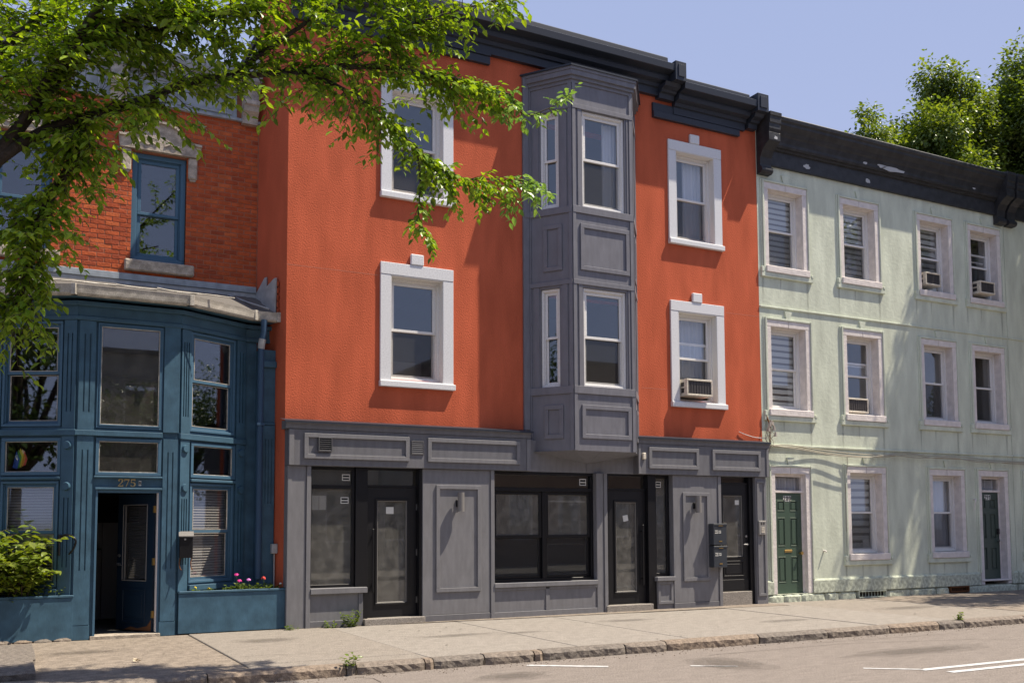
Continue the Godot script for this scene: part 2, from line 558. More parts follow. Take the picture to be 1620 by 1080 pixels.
func curtain(parent: Node3D, x0: float, x1: float, y0: float, y1: float, z: float, folds := 7) -> void:
	var st := sn()
	var n := folds * 6
	for i in n:
		var xa := lerpf(x0, x1, float(i) / n)
		var xb := lerpf(x0, x1, float(i + 1) / n)
		var za := z + 0.025 * sin(TAU * folds * i / n + 0.6 * sin(i * 0.7))
		var zb := z + 0.025 * sin(TAU * folds * (i + 1) / n + 0.6 * sin((i + 1) * 0.7))
		poly(st, [Vector3(xa, y0, za), Vector3(xb, y0, zb), Vector3(xb, y1, zb), Vector3(xa, y1, za)], Vector3(0, 0, 1))
	put("curtain", st, M.curtain, parent)


# a vertical sliding window in an opening; z is the face of the outer frame. Returns the part.
func sliding(parent: Node3D, x0: float, x1: float, y0: float, y1: float, z: float, mat: Material, o := {}) -> MeshInstance3D:
	var fw: float = o.get("frame", 0.055)
	var sw: float = o.get("sash", 0.05)
	var ym: float = o.get("meet", (y0 + y1) / 2)
	var st := sn()
	ring(st, x0, x1, y0, y1, fw, z - 0.11, z)
	# the stepped jamb inside the frame
	ring(st, x0 + fw, x1 - fw, y0 + fw, y1 - fw, 0.016, z - 0.10, z - 0.03, 0.002)
	var w := put("window", st, mat, parent)
	var a := x0 + fw + 0.018
	var b := x1 - fw - 0.018
	var c := y0 + fw + 0.018
	var d := y1 - fw - 0.018
	st = sn()
	ring(st, a, b, ym - 0.022, d, sw, z - 0.062, z - 0.036, 0.004, 0.044)
	put("upper_sash", st, mat, w)
	pane(w, a + sw, b - sw, ym + 0.022, d - sw, z - 0.05)
	var raised: float = o.get("raised", 0.0)
	st = sn()
	ring(st, a, b, c + raised, ym + 0.022 + raised, sw, z - 0.092, z - 0.066, 0.004)
	put("lower_sash", st, mat, w)
	pane(w, a + sw, b - sw, c + sw + raised, ym - 0.03 + raised, z - 0.08)
	if o.has("bead"):
		st = sn()
		ring(st, a + sw, b - sw, ym + 0.022, d - sw, 0.009, z - 0.049, z - 0.034, 0.0)
		put("glass_bead", st, o.bead, w)
		st = sn()
		ring(st, a + sw, b - sw, c + sw + raised, ym - 0.03 + raised, 0.009, z - 0.079, z - 0.064, 0.0)
		put("glass_bead", st, o.bead, w)
	if o.get("screen", true):
		sheet("insect_screen", w, a + 0.02, b - 0.02, c + 0.02 + o.get("screen_up", 0.0), ym - 0.022, z - 0.058, M.screen)
	return w


# moulding frame on a flat field: raised border with a recessed middle
func raised_frame(called: String, parent: Node3D, x0: float, x1: float, y0: float, y1: float, w: float, z: float, mat: Material, h := 0.03) -> void:
	var st := sn()
	ring(st, x0, x1, y0, y1, w, z, z + h, 0.004)
	put(called, st, mat, parent)


func air_conditioner(label: String, x0: float, x1: float, y0: float, y1: float, z0: float, z1: float, vented := true) -> void:
	var t := thing("air_conditioner", label, "air conditioner", Vector3((x0 + x1) / 2, y0, z0), "air conditioners set in the windows")
	var st := sn()
	ring(st, x0, x1, y0, y1, 0.035, z1 - 0.05, z1, 0.006)
	box(st, x0, y0, z0, x1, y0 + 0.012, z1 - 0.05)
	box(st, x0, y1 - 0.012, z0, x1, y1, z1 - 0.05)
	box(st, x1 - 0.012, y0 + 0.012, z0, x1, y1 - 0.012, z1 - 0.05)
	# the left cheek with its three slots
	var w := z1 - z0 - 0.05
	var h := y1 - y0
	for s in [[0.0, 0.14, 0.0, 1.0], [0.38, 0.52, 0.0, 1.0], [0.88, 1.0, 0.0, 1.0], [0.14, 0.38, 0.0, 0.16], [0.14, 0.38, 0.84, 1.0], [0.52, 0.88, 0.0, 0.16], [0.52, 0.88, 0.46, 0.56], [0.52, 0.88, 0.84, 1.0]]:
		box(st, x0, y0 + 0.012 + s[2] * (h - 0.024), z0 + s[0] * w, x0 + 0.012, y0 + 0.012 + s[3] * (h - 0.024), z0 + s[1] * w)
	put("case", st, M.plastic_cream, t)
	st = sn()
	box(st, x0 + 0.014, y0 + 0.02, z0, x1 - 0.02, y1 - 0.02, z1 - 0.02)
	put("coil", st, M.grille, t)
	st = sn()
	for i in 9:
		var x := lerpf(x0 + 0.05, x1 - 0.05, i / 8.0)
		box(st, x - 0.003, y0 + 0.035, z1 - 0.02, x + 0.003, y1 - 0.035, z1 - 0.012)
	put("grille", st, M.grille, t)


func wall_lamp(label: String, x: float, y0: float, y1: float, z: float) -> void:
	var t := thing("wall_lamp", label, "wall lamp", Vector3(x, y0, z), "cylinder lamps on the grey panels")
	var st := sn()
	tube(st, [Vector3(x, y0, z + 0.115), Vector3(x, y0 + 0.012, z + 0.115), Vector3(x, y1 - 0.012, z + 0.115), Vector3(x, y1, z + 0.115)], 0.056, 0.056, 20)
	put("shade", st, M.lamp_grey, t)
	st = sn()
	var ym := (y0 + y1) / 2 - 0.02
	box(st, x - 0.045, ym - 0.06, z, x + 0.045, ym + 0.06, z + 0.022, 0.005)
	box(st, x - 0.02, ym - 0.025, z + 0.022, x + 0.02, ym + 0.025, z + 0.065)
	put("bracket", st, M.metal_black, t)


# ---------------------------------------------------------------- the setting
func ground() -> void:
	var st := sn()
	poly(st, [Vector3(-400, -0.16, -400), Vector3(400, -0.16, -400), Vector3(400, -0.16, 400), Vector3(-400, -0.16, 400)], Vector3.UP)
	tag(put("ground", st, M.soil), "", "", "", "structure")
	st = sn()
	box(st, -60, -0.15, 3.9, 90, -0.12, 13.8)
	tag(put("road", st, M.asphalt), "", "", "", "structure")
	# worn cracks in the road
	st = sn()
	for c in [[Vector3(-0.35, 0, 4.42), Vector3(-0.2, 0, 4.6), Vector3(-0.22, 0, 4.9)], [Vector3(4.2, 0, 4.9), Vector3(6.6, 0, 4.85), Vector3(8.6, 0, 5.4), Vector3(10.0, 0, 6.4)], [Vector3(6.3, 0, 4.6), Vector3(8.9, 0, 4.75)]]:
		for i in c.size() - 1:
			var a: Vector3 = c[i]
			var b: Vector3 = c[i + 1]
			var s := (b - a).cross(Vector3.UP).normalized() * 0.005
			poly(st, [a - s + Vector3(0, -0.1165, 0), a + s + Vector3(0, -0.1165, 0), b + s + Vector3(0, -0.1165, 0), b - s + Vector3(0, -0.1165, 0)], Vector3.UP)
	tag(put("road_crack", st, M.crack), "", "", "", "structure")
	# paint
	for d in [[Vector2(1.74, 4.55), Vector2(2.52, 5.12), 0.10], [Vector2(3.40, 5.54), Vector2(3.86, 5.84), 0.07], [Vector2(5.0, 6.68), Vector2(5.52, 7.08), 0.07], [Vector2(5.46, 7.10), Vector2(20, 7.22), 0.11], [Vector2(5.6, 7.37), Vector2(20, 7.52), 0.11]]:
		st = sn()
		var a: Vector2 = d[0]
		var b: Vector2 = d[1]
		var s: Vector2 = (b - a).normalized().orthogonal() * d[2] / 2
		var p := []
		for q in [a - s, a + s, b + s, b - s]:
			p.append(Vector3(q.x, -0.115, q.y))
		poly(st, p, Vector3.UP)
		tag(put("road_marking", st, M.road_paint), "", "", "", "structure")
	# the near pavement: a bed with slabs laid on it
	st = sn()
	box(st, -30, -0.14, -0.6, 60, -0.012, 4.1)
	var bed := put("pavement", st, M.crack)
	tag(bed, "", "", "", "structure")
	var cuts := [-30.0, -20.0, -12.0, -8.2, -5.0, -1.40, 0.66, 2.74, 4.5, 6.25, 8.1, 9.8, 12.2, 15.0, 18.0, 24.0, 32.0, 45.0, 60.0]
	var tones := ["concrete_brown", "concrete_brown", "concrete", "concrete_brown", "concrete_brown", "concrete", "concrete_pale", "concrete_pale", "concrete_pale", "concrete_pale", "concrete_pale", "concrete", "concrete_brown", "concrete_brown", "concrete", "concrete", "concrete", "concrete"]
	for i in cuts.size() - 1:
		st = sn()
		var x0: float = cuts[i] + 0.006
		var x1: float = cuts[i + 1] - 0.006
		# slightly heaved slabs
		var h := 0.004 * sin(i * 2.7)
		if cuts[i] == -1.40:
			box(st, x0, -0.10, -0.55, x1, 0.004, 3.72, 0.008)
			box(st, x0, -0.10, 3.735, x1, -0.002, 4.1, 0.008)
		else:
			box(st, x0, -0.10, -0.55, x1, h, 4.1, 0.008)
		put("paving_slab", st, M[tones[i]], bed)
	# a strip of older dusty concrete at the foot of the grey shopfront
	st = sn()
	var strip := [Vector2(-0.1, 0.2), Vector2(1.2, 0.22), Vector2(2.2, 0.30), Vector2(4.0, 0.42), Vector2(6.2, 0.50), Vector2(8.0, 0.55), Vector2(9.6, 0.7)]
	for i in strip.size() - 1:
		var a: Vector2 = strip[i]
		var b: Vector2 = strip[i + 1]
		poly(st, [Vector3(a.x, 0.009, 0.0), Vector3(b.x, 0.009, 0.0), Vector3(b.x, 0.009, b.y), Vector3(a.x, 0.009, a.y)], Vector3.UP)
	put("dust_strip", st, M.concrete_brown, bed)
	# cracks, gum and drips on the slabs
	rng.seed = 88
	for c in [[-4.9, 1.2, -1.5, 2.0], [-1.3, 3.0, 0.6, 3.3], [1.0, 1.9, 2.6, 2.5], [6.4, 2.6, 8.0, 2.2], [9.9, 1.4, 12.1, 2.4], [12.3, 2.6, 14.9, 1.7], [-8.0, 2.4, -5.1, 1.5]]:
		st = sn()
		var n := 14
		var last := Vector3(c[0], 0.0075, c[1])
		for i in n:
			var q := Vector3(lerpf(c[0], c[2], (i + 1.0) / n), 0.0075, lerpf(c[1], c[3], (i + 1.0) / n) + rng.randf_range(-0.06, 0.06))
			var s := (q - last).cross(Vector3.UP).normalized() * rng.randf_range(0.0015, 0.004)
			poly(st, [last - s, last + s, q + s, q - s], Vector3.UP)
			last = q
		put("pavement_crack", st, M.crack, bed)
	st = sn()
	for i in 60:
		var p := Vector3(rng.randf_range(-5.0, 16.0), 0.0078, rng.randf_range(0.6, 4.0))
		var r := rng.randf_range(0.008, 0.022)
		var f := []
		for k in 7:
			f.append(p + Vector3(cos(TAU * k / 7.0) * r * rng.randf_range(0.7, 1.2), 0, sin(TAU * k / 7.0) * r))
		poly(st, f, Vector3.UP)
	tag(put("gum_spots", st, M.crack, bed), "", "", "", "stuff")
	# old stains on slabs and road, each a few thin washes
	for s in [[1.9, 2.2, 0.75, 0.16, 0.009], [2.9, 2.35, 0.45, 0.12, 0.009], [-0.6, 1.5, 0.5, 0.3, 0.009], [5.2, 1.6, 0.6, 0.2, 0.009], [7.4, 2.9, 0.7, 0.18, 0.009], [-2.9, 1.6, 0.6, 0.25, 0.009], [11.0, 2.2, 0.8, 0.3, 0.009], [3.9, 5.6, 0.5, 0.7, -0.1150], [6.8, 5.9, 1.4, 0.35, -0.1150], [1.2, 5.2, 0.5, 0.3, -0.1150], [9.8, 6.2, 0.9, 0.5, -0.1150]]:
		for k in 3:
			st = sn()
			var f := []
			var q := 1.0 - 0.25 * k
			for i in 18:
				var a := TAU * i / 18.0
				var r := q * rng.randf_range(0.75, 1.12)
				f.append(Vector3(s[0] + cos(a) * s[2] * r, s[4] + 0.0008 * k, s[1] + sin(a) * s[3] * r))
			for i in 18:
				poly(st, [Vector3(s[0], s[4] + 0.0008 * k, s[1]), f[i], f[(i + 1) % 18]], Vector3.UP)
			if s[4] > 0.0:
				put("stain", st, M.stain, bed)
			else:
				tag(put("road_stain", st, M.stain), "", "", "", "structure")
	# grit in the gutter
	st = sn()
	for i in 900:
		var p := Vector3(rng.randf_range(-4.5, 18.0), -0.118, 4.33 + absf(rng.randfn()) * 0.12)
		var r := rng.randf_range(0.003, 0.011)
		box(st, p.x, p.y, p.z, p.x + r, p.y + r * 0.7, p.z + r)
	tag(put("gutter_grit", st, M.granite1), "", "", "", "stuff")
	# kerb stones
	st = sn()
	box(st, -30, -0.16, 4.13, 60, -0.06, 4.27)
	var kerb := put("kerb", st, M.crack)
	tag(kerb, "", "", "", "structure")
	rng.seed = 41
	var x := -9.0
	var bounds := [-9.0, -7.2, -5.3, -3.4, -1.9, -0.40, -0.28, 0.55, 0.66, 1.32, 2.0, 2.12, 3.35, 4.0, 5.6, 6.9, 8.2, 9.3, 9.9, 11.4, 12.6, 13.9, 15.5, 17.0, 19.0, 21.0, 23.0, 26.0]
	for i in bounds.size() - 1:
		st = sn()
		rough_stone(st, bounds[i] + 0.008, bounds[i + 1] - 0.008, -0.15, 0.002 + rng.randf_range(-0.004, 0.004), 4.115, 4.30 + rng.randf_range(-0.006, 0.008), 0.011)
		put("kerb_stone", st, M["granite%d" % (i % 3)], kerb)
	# the far side of the street, behind the camera
	st = sn()
	box(st, -60, -0.15, 13.8, 90, 0.0, 19.0)
	tag(put("far_pavement", st, M.concrete), "", "", "", "structure")
	# granite corner blocks at the left
	var t := thing("granite_block", "rough grey granite corner block on the pavement at the far left edge", "granite block", Vector3(-4.2, 0, 3.0))
	for k in [[-3.93, -3.50, 2.55, 3.70], [-4.6, -3.95, 2.55, 3.70], [-4.6, -3.46, 1.2, 2.52]]:
		st = sn()
		rough_stone(st, k[0], k[1], 0.0, 0.10, k[2], k[3], 0.02)
		put("stone", st, M.granite2, t)


# a block with a hammered, uneven front and top
func rough_stone(st: SurfaceTool, x0: float, x1: float, y0: float, y1: float, z0: float, z1: float, amp: float) -> void:
	var nx := maxi(2, int((x1 - x0) / 0.07))
	var prof := [Vector2(z0, y1), Vector2(lerpf(z0, z1, 0.6), y1), Vector2(z1 - 0.03, y1 - 0.006), Vector2(z1, y1 - 0.035), Vector2(z1, lerpf(y0, y1, 0.45)), Vector2(z1, y0)]
	var grid := []
	for i in nx + 1:
		var col := []
		var x := lerpf(x0, x1, float(i) / nx)
		for j in prof.size():
			var p: Vector2 = prof[j]
			var k := amp * (0.5 if j < 2 else 1.0)
			var e := 0.03 if (i == 0 or i == nx) and j >= 2 else 0.0
			col.append(Vector3(x, p.y + (rng.randf_range(-k, k * 0.3) * 0.5 if j > 0 else 0.0), p.x - e + rng.randf_range(-k, k) * (0.7 if j > 1 else 0.0)))
		grid.append(col)
	for i in nx:
		for j in prof.size() - 1:
			poly(st, [grid[i][j], grid[i + 1][j], grid[i + 1][j + 1]], Vector3(0, 1, 1))
			poly(st, [grid[i][j], grid[i + 1][j + 1], grid[i][j + 1]], Vector3(0, 1, 1))
	for e in [[0, -1.0], [nx, 1.0]]:
		var c: Array = grid[e[0]]
		for j in range(1, c.size() - 1):
			poly(st, [c[0], c[j], c[j + 1]], Vector3(e[1], 0, 0))
		poly(st, [c[0], c[c.size() - 1], Vector3(c[0].x, y0, z0)], Vector3(e[1], 0, 0))


# ---------------------------------------------------------------- the red building
func red_casing(w: Node3D, x0: float, y0: float, y1: float) -> void:
	# white casing of 1.31 m with head, legs, sill and a key block above it
	var x1 := x0 + 1.30
	var st := sn()
	box(st, x0, y1 - 0.20, 0.0, x1, y1, 0.045, 0.006)
	put("head_casing", st, M.trim_white, w)
	for s in [[x0, x0 + 0.18], [x1 - 0.19, x1]]:
		st = sn()
		box(st, s[0], y0 + 0.115, 0.0, s[1], y1 - 0.203, 0.040, 0.005)
		put("side_casing", st, M.trim_white, w)
	st = sn()
	box(st, x0 - 0.012, y0, 0.0, x1 + 0.025, y0 + 0.095, 0.085, 0.008)
	box(st, x0, y0 + 0.095, 0.0, x1, y0 + 0.113, 0.055, 0.004)
	put("sill", st, M.trim_white, w)
	st = sn()
	box(st, x0 + 0.183, y0 + 0.118, -0.113, x0 + 0.192, y1 - 0.203, 0.036)
	box(st, x1 - 0.193, y0 + 0.118, -0.113, x1 - 0.184, y1 - 0.203, 0.036)
	box(st, x0 + 0.192, y1 - 0.213, -0.113, x1 - 0.193, y1 - 0.204, 0.04)
	put("reveal_lining", st, M.vinyl_white, w)
	st = sn()
	var m := (x0 + x1) / 2 - 0.01
	box(st, m - 0.115, y1 + 0.004, 0.0, m + 0.115, y1 + 0.185, 0.06, 0.012)
	put("key_block", st, M.trim_white, w)


func red_building() -> void:
	var t := thing("red_building", "three storey red stucco building with a grey oriel and grey shopfront", "building", Vector3(4.8, 0, 0))
	var wins := [[1.71, 2.65, 3.915, 5.65], [1.71, 2.65, 7.045, 8.78], [7.55, 8.49, 3.895, 5.63], [7.55, 8.49, 7.045, 8.78]]
	var holes := wins.duplicate()
	holes.append([4.40, 6.55, 3.0, 9.2])
	var st := sn()
	slab(st, 0.0, 7.45, 3.0, 10.45, 0.0, 0.22, holes)
	slab(st, 7.45, 9.61, 3.0, 10.12, 0.0, 0.22, holes)
	# the west flank leans back to the brick house
	poly(st, [Vector3(0, 0, 0.0), Vector3(-0.25, 0, -0.9), Vector3(-0.25, 10.45, -0.9), Vector3(0, 10.45, 0.0)], Vector3(-1, 0, 0.3))
	poly(st, [Vector3(0, 0, 0.0), Vector3(0.02, 0, 0.0), Vector3(0.02, 3.0, 0.0), Vector3(0, 3.0, 0.0)], Vector3(0, 0, 1))
	var wall := put("wall", st, M.stucco_red, t)
	st = sn()
	# the shell behind: party walls, back wall, roof, floors
	box(st, 9.40, 0, -9, 9.60, 9.99, -0.23)
	box(st, 0.02, 0, -9, 0.2, 10.2, -0.23)
	box(st, 0.2, 0, -9.2, 9.4, 9.99, -9)
	for y in [3.0, 6.3, 9.6]:
		box(st, 0.2, y - 0.15, -9, 9.4, y, -0.23)
	for x in [3.6, 7.0]:
		box(st, x, 3.0, -9, x + 0.1, 9.45, -0.23)
	put("inner_wall", st, M.room, t)
	st = sn()
	box(st, 0.0, 10.28, -9.2, 7.45, 10.42, -0.23)
	box(st, 7.45, 10.0, -9.2, 9.61, 10.1, -0.23)
	put("roof", st, M.roof_dark, t)
	# hairline joints between the stucco lifts
	for j in [[0.0, 1.50, 5.62], [6.7, 7.30, 4.10], [8.75, 9.6, 5.72]]:
		st = sn()
		box(st, j[0], j[2], -0.01, j[1], j[2] + 0.006, 0.0015)
		put("stucco_joint", st, M.stucco_pale, wall)

	# windows
	for i in 4:
		var h: Array = wins[i]
		var raised := 0.30 if i == 2 else 0.0
		var w := sliding(t, h[0], h[1], h[2], h[3], -0.115, M.vinyl_white, {"meet": h[2] + 0.86 if i != 3 else h[2] + 0.86, "screen": true, "screen_up": raised, "raised": raised})
		red_casing(w, h[0] - 0.18, h[2] - 0.115, h[3] + 0.20)
		if i == 3:
			curtain(w, 7.95, 8.46, 7.1, 8.72, -0.30, 5)
		if i == 2:
			curtain(w, 7.58, 8.46, 4.2, 5.6, -0.34, 9)
		if i == 0:
			st = sn()
			box(st, 1.74, 3.95, -0.9, 2.62, 4.38, -0.86)
			put("desk_edge", st, M.room, w)
	oriel(t)
	red_cornice(t)
	shopfront(t)


func oriel_face(o: Node3D, w: float, narrow: bool) -> void:
	# local frame: x along the face from its left edge, z outwards; levels are world heights
	var st := sn()
	var wx0 := 0.235 if narrow else 0.21
	var wx1 := 0.60 if narrow else w - 0.155
	var lo := [3.92, 5.66]
	var up := [7.08, 8.82]
	slab(st, 0.0, w, 2.82, 9.30, 0.0, 0.05, [[wx0, wx1, lo[0], lo[1]], [wx0, wx1, up[0], up[1]]])
	put("face_board", st, M.oriel_grey, o)
	# corner posts and rails, butted
	var c := 0.065
	for s in [[0.0, c], [w - c, w]]:
		for r in [[2.82, 3.80], [3.93, 5.70], [5.78, 6.96], [7.08, 8.82], [8.90, 9.27]]:
			st = sn()
			box(st, s[0], r[0], 0.001, s[1], r[1], 0.022, 0.003)
			put("corner_post", st, M.oriel_grey, o)
	for r in [[3.80, 3.93], [5.70, 5.78], [6.96, 7.08], [8.82, 8.90]]:
		st = sn()
		box(st, 0.0, r[0], 0.001, w, r[1], 0.028, 0.003)
		put("rail", st, M.oriel_grey, o)
	for s in [[c + 0.045, wx0 - 0.02], [wx1 + 0.035, w - c - 0.03]]:
		for r in [[3.93, 5.70], [7.08, 8.82]]:
			if s[1] - s[0] > 0.02:
				st = sn()
				box(st, s[0], r[0], 0.001, s[1], r[1], 0.016, 0.003)
				put("batten", st, M.oriel_grey, o)
	var px0 := 0.30 if narrow else 0.15
	var px1 := 0.66 if narrow else w - 0.085
	raised_frame("panel_frame", o, px0, px1, 3.03, 3.61, 0.075, 0.001, M.oriel_grey, 0.026)
	raised_frame("panel_frame", o, px0, px1, 5.96, 6.78, 0.075, 0.001, M.oriel_grey, 0.026)
	for k in 2:
		var h: Array = [lo, up][k]
		sliding(o, wx0, wx1, h[0] + 0.004, h[1] - 0.004, -0.035, M.vinyl_white, {"meet": 4.80 if k == 0 else 7.96, "frame": 0.045, "sash": 0.045 if not narrow else 0.038, "screen": not narrow})


func oriel(t: Node3D) -> void:
	var L := Vector3(4.30, 0, 0.0)
	var A := Vector3(4.79, 0, 0.70)
	var B := Vector3(6.05, 0, 0.70)
	var R := Vector3(6.60, 0, 0.0)
	var faces := [[L, A], [A, B], [B, R]]
	for i in 3:
		var o := Node3D.new()
		o.name = "oriel_side"
		t.add_child(o, true)
		o.name = ["oriel_left_side", "oriel_front", "oriel_right_side"][i]
		o.position = Vector3.ZERO
		# parts are put below it in world places; shift like other parts
		o.position = -t.position
		var p: Vector3 = faces[i][0]
		var q: Vector3 = faces[i][1]
		var d := (q - p).normalized()
		XF = Transform3D(Basis(d, Vector3.UP, d.cross(Vector3.UP)), p)
		oriel_face(o, p.distance_to(q), i != 1)
		if i == 1:
			curtain(o, 0.78, 1.10, 7.15, 8.75, -0.25, 4)
		XF = Transform3D.IDENTITY
	# the flat strip where it meets the wall
	var st := sn()
	box(st, 4.18, 3.2, 0.0, 4.295, 9.5, 0.05, 0.004)
	box(st, 4.20, 6.96, 0.05, 4.295, 7.06, 0.06)
	put("wall_strip", st, M.oriel_grey, t)
	# crown and little roof, stepping outwards
	st = sn()
	for k in [[9.27, 9.33, 0.02], [9.33, 9.39, 0.05], [9.39, 9.48, 0.085], [9.48, 9.53, 0.10]]:
		var e: float = k[2]
		var o2 := [Vector2(4.30 - e * 1.2, 0.002), Vector2(4.79 - e * 0.53, 0.70 + e), Vector2(6.05 + e * 0.53, 0.70 + e), Vector2(6.60 + e * 1.2, 0.002)]
		prism(st, o2, k[0], k[1])
	put("oriel_crown", st, M.oriel_grey, t)
	st = sn()
	prism(st, [Vector2(4.14, 0.003), Vector2(4.72, 0.82), Vector2(6.12, 0.82), Vector2(6.76, 0.003)], 9.53, 9.56)
	var apex := [Vector3(4.9, 9.68, 0.0), Vector3(6.0, 9.68, 0.0)]
	poly(st, [Vector3(4.72, 9.56, 0.82), Vector3(6.12, 9.56, 0.82), apex[1], apex[0]], Vector3(0, 1, 1))
	poly(st, [Vector3(4.14, 9.56, 0.0), Vector3(4.72, 9.56, 0.82), apex[0]], Vector3(-1, 1, 0.3))
	poly(st, [Vector3(6.76, 9.56, 0.0), Vector3(6.12, 9.56, 0.82), apex[1]], Vector3(1, 1, 0.3))
	put("oriel_roof", st, M.cornice_navy, t)
	# the soffit: three boards that meet in a point on the wall
	var P := Vector3(5.42, 2.64, 0.105)
	var c := [Vector3(4.31, 2.82, 0.09), Vector3(4.80, 2.82, 0.69), Vector3(6.04, 2.82, 0.69), Vector3(6.59, 2.82, 0.09)]
	for i in 3:
		st = sn()
		if i == 1:
			var m := (c[1] as Vector3).lerp(c[2], 0.45)
			poly(st, [c[1], m + Vector3(-0.004, 0, 0), P], Vector3(0, -1, 0.5))
			poly(st, [m + Vector3(0.004, 0, 0), c[2], P], Vector3(0, -1, 0.5))
		else:
			poly(st, [c[i], c[i + 1], P], Vector3(0, -1, 0.5))
		put("soffit_board", st, M.oriel_grey, t)
	st = sn()
	poly(st, [Vector3(4.3, 2.83, 0.0), Vector3(4.8, 2.83, 0.68), Vector3(6.04, 2.83, 0.68), Vector3(6.59, 2.83, 0.0)], Vector3(0, -1, 0))
	put("soffit_lining", st, M.crack, t)
	# floors inside
	st = sn()
	for y in [2.86, 6.2, 9.2]:
		prism(st, [Vector2(4.36, -0.2), Vector2(4.85, 0.64), Vector2(5.99, 0.64), Vector2(6.54, -0.2)], y, y + 0.04)
	put("oriel_floor", st, M.room, t)


# a vertical prism from an outline of Vector2(x, z)
func prism(st: SurfaceTool, o: Array, y0: float, y1: float) -> void:
	var flat := PackedVector2Array(o)
	var mid := Vector2.ZERO
	for p in flat:
		mid += p
	mid /= flat.size()
	var tri := Geometry2D.triangulate_polygon(flat)
	for i in range(0, tri.size(), 3):
		for e in [[y0, -1.0], [y1, 1.0]]:
			var f := []
			for k in 3:
				f.append(Vector3(flat[tri[i + k]].x, e[0], flat[tri[i + k]].y))
			poly(st, f, Vector3(0, e[1], 0))
	for i in flat.size():
		var p := flat[i]
		var q := flat[(i + 1) % flat.size()]
		var n := (q - p).orthogonal()
		if n.dot((p + q) / 2 - mid) < 0:
			n = -n
		poly(st, [Vector3(p.x, y0, p.y), Vector3(q.x, y0, q.y), Vector3(q.x, y1, q.y), Vector3(p.x, y1, p.y)], Vector3(n.x, 0, n.y))


func red_cornice(t: Node3D) -> void:
	var prof := [Vector2(0.002, 9.76), Vector2(0.09, 9.76), Vector2(0.09, 9.90), Vector2(0.13, 9.91), Vector2(0.15, 9.97), Vector2(0.20, 9.98), Vector2(0.26, 10.00), Vector2(0.28, 10.07), Vector2(0.28, 10.11), Vector2(0.43, 10.12), Vector2(0.46, 10.13), Vector2(0.47, 10.25), Vector2(0.45, 10.265), Vector2(0.26, 10.28), Vector2(0.25, 10.46), Vector2(0.23, 10.48), Vector2(0.002, 10.50)]
	var st := sn()
	sweep(st, prof, 0.02, 7.235)
	put("cornice", st, M.cornice_navy, t)
	var prof2 := []
	for p in prof:
		prof2.append(Vector2(maxf(p.x - 0.03, 0.002), p.y - 0.275 + (-0.02 if p.y > 10.27 else 0.0)))
	st = sn()
	sweep(st, prof2, 7.50, 9.285)
	put("cornice", st, M.cornice_navy, t)
	# frieze boards under it
	for f in [[0.02, 3.52, 9.58, 9.72], [7.02, 9.14, 9.34, 9.465]]:
		st = sn()
		box(st, f[0], f[2], 0.0, f[1], f[3], 0.075, 0.004)
		put("frieze_board", st, M.cornice_navy, t)
		if f[0] > 1.0:
			st = sn()
			box(st, 7.02, 9.468, 0.0, 9.16, 9.63, 0.045)
			put("frieze_backing", st, M.cornice_navy, t)
		if f[0] < 1.0:
			st = sn()
			box(st, f[0], 9.723, 0.0, f[1], 9.757, 0.10)
			put("frieze_bead", st, M.cornice_navy, t)
	# the two end blocks on stepped brackets
	for k in [[7.24, 7.495, 9.95, 10.32, 0.485, 0.0], [9.29, 9.575, 9.77, 10.13, 0.455, 0.0]]:
		st = sn()
		box(st, k[0], k[2], 0.0, k[1], k[3], k[4], 0.006)
		var b := put("end_block", st, M.cornice_navy, t)
		st = sn()
		box(st, k[0] + 0.06, k[2] + 0.07, k[4] + 0.001, k[1] - 0.05, k[3] - 0.06, k[4] + 0.018, 0.005)
		put("block_panel", st, M.cornice_navy, b)
		st = sn()
		sweep(st, [Vector2(0.002, k[2] - 0.24), Vector2(0.12, k[2] - 0.24), Vector2(0.14, k[2] - 0.15), Vector2(0.2, k[2] - 0.14), Vector2(0.22, k[2] - 0.10), Vector2(0.32, k[2] - 0.07), Vector2(0.36, k[2] - 0.004), Vector2(0.002, k[2] - 0.003)], k[0] + 0.03 - (0.16 if k[0] < 8 else 0.0), k[1] - 0.03)
		put("bracket", st, M.cornice_navy, b)


func half_glass_door(parent: Node3D, x0: float, x1: float, y0: float, y1: float, z: float, gx0: float, gx1: float, gy0: float, gy1: float, lower_panel := false) -> MeshInstance3D:
	var st := sn()
	slab(st, x0, x1, y0, y1, z, 0.045, [[gx0, gx1, gy0, gy1]])
	# bead round the glass
	ring(st, gx0 - 0.035, gx1 + 0.035, gy0 - 0.035, gy1 + 0.035, 0.035, z + 0.001, z + 0.02, 0.005)
	if lower_panel:
		ring(st, gx0 - 0.01, gx1 + 0.02, y0 + 0.27, y0 + 0.58, 0.03, z + 0.001, z + 0.014, 0.005)
		box(st, gx0 + 0.05, y0 + 0.33, z + 0.001, gx1 - 0.04, y0 + 0.52, z + 0.01, 0.004)
		box(st, x0 + 0.01, y0 + 0.0, z + 0.001, x1 - 0.01, y0 + 0.22, z + 0.012, 0.004)
	var d := put("door", st, M.door_black, parent)
	pane(d, gx0, gx1, gy0, gy1, z - 0.02)
	st = sn()
	ring(st, gx0, gx1, gy0, gy1, 0.012, z - 0.028, z + 0.006, 0.002)
	put("glass_bead", st, M.lamp_grey, d)
	return d


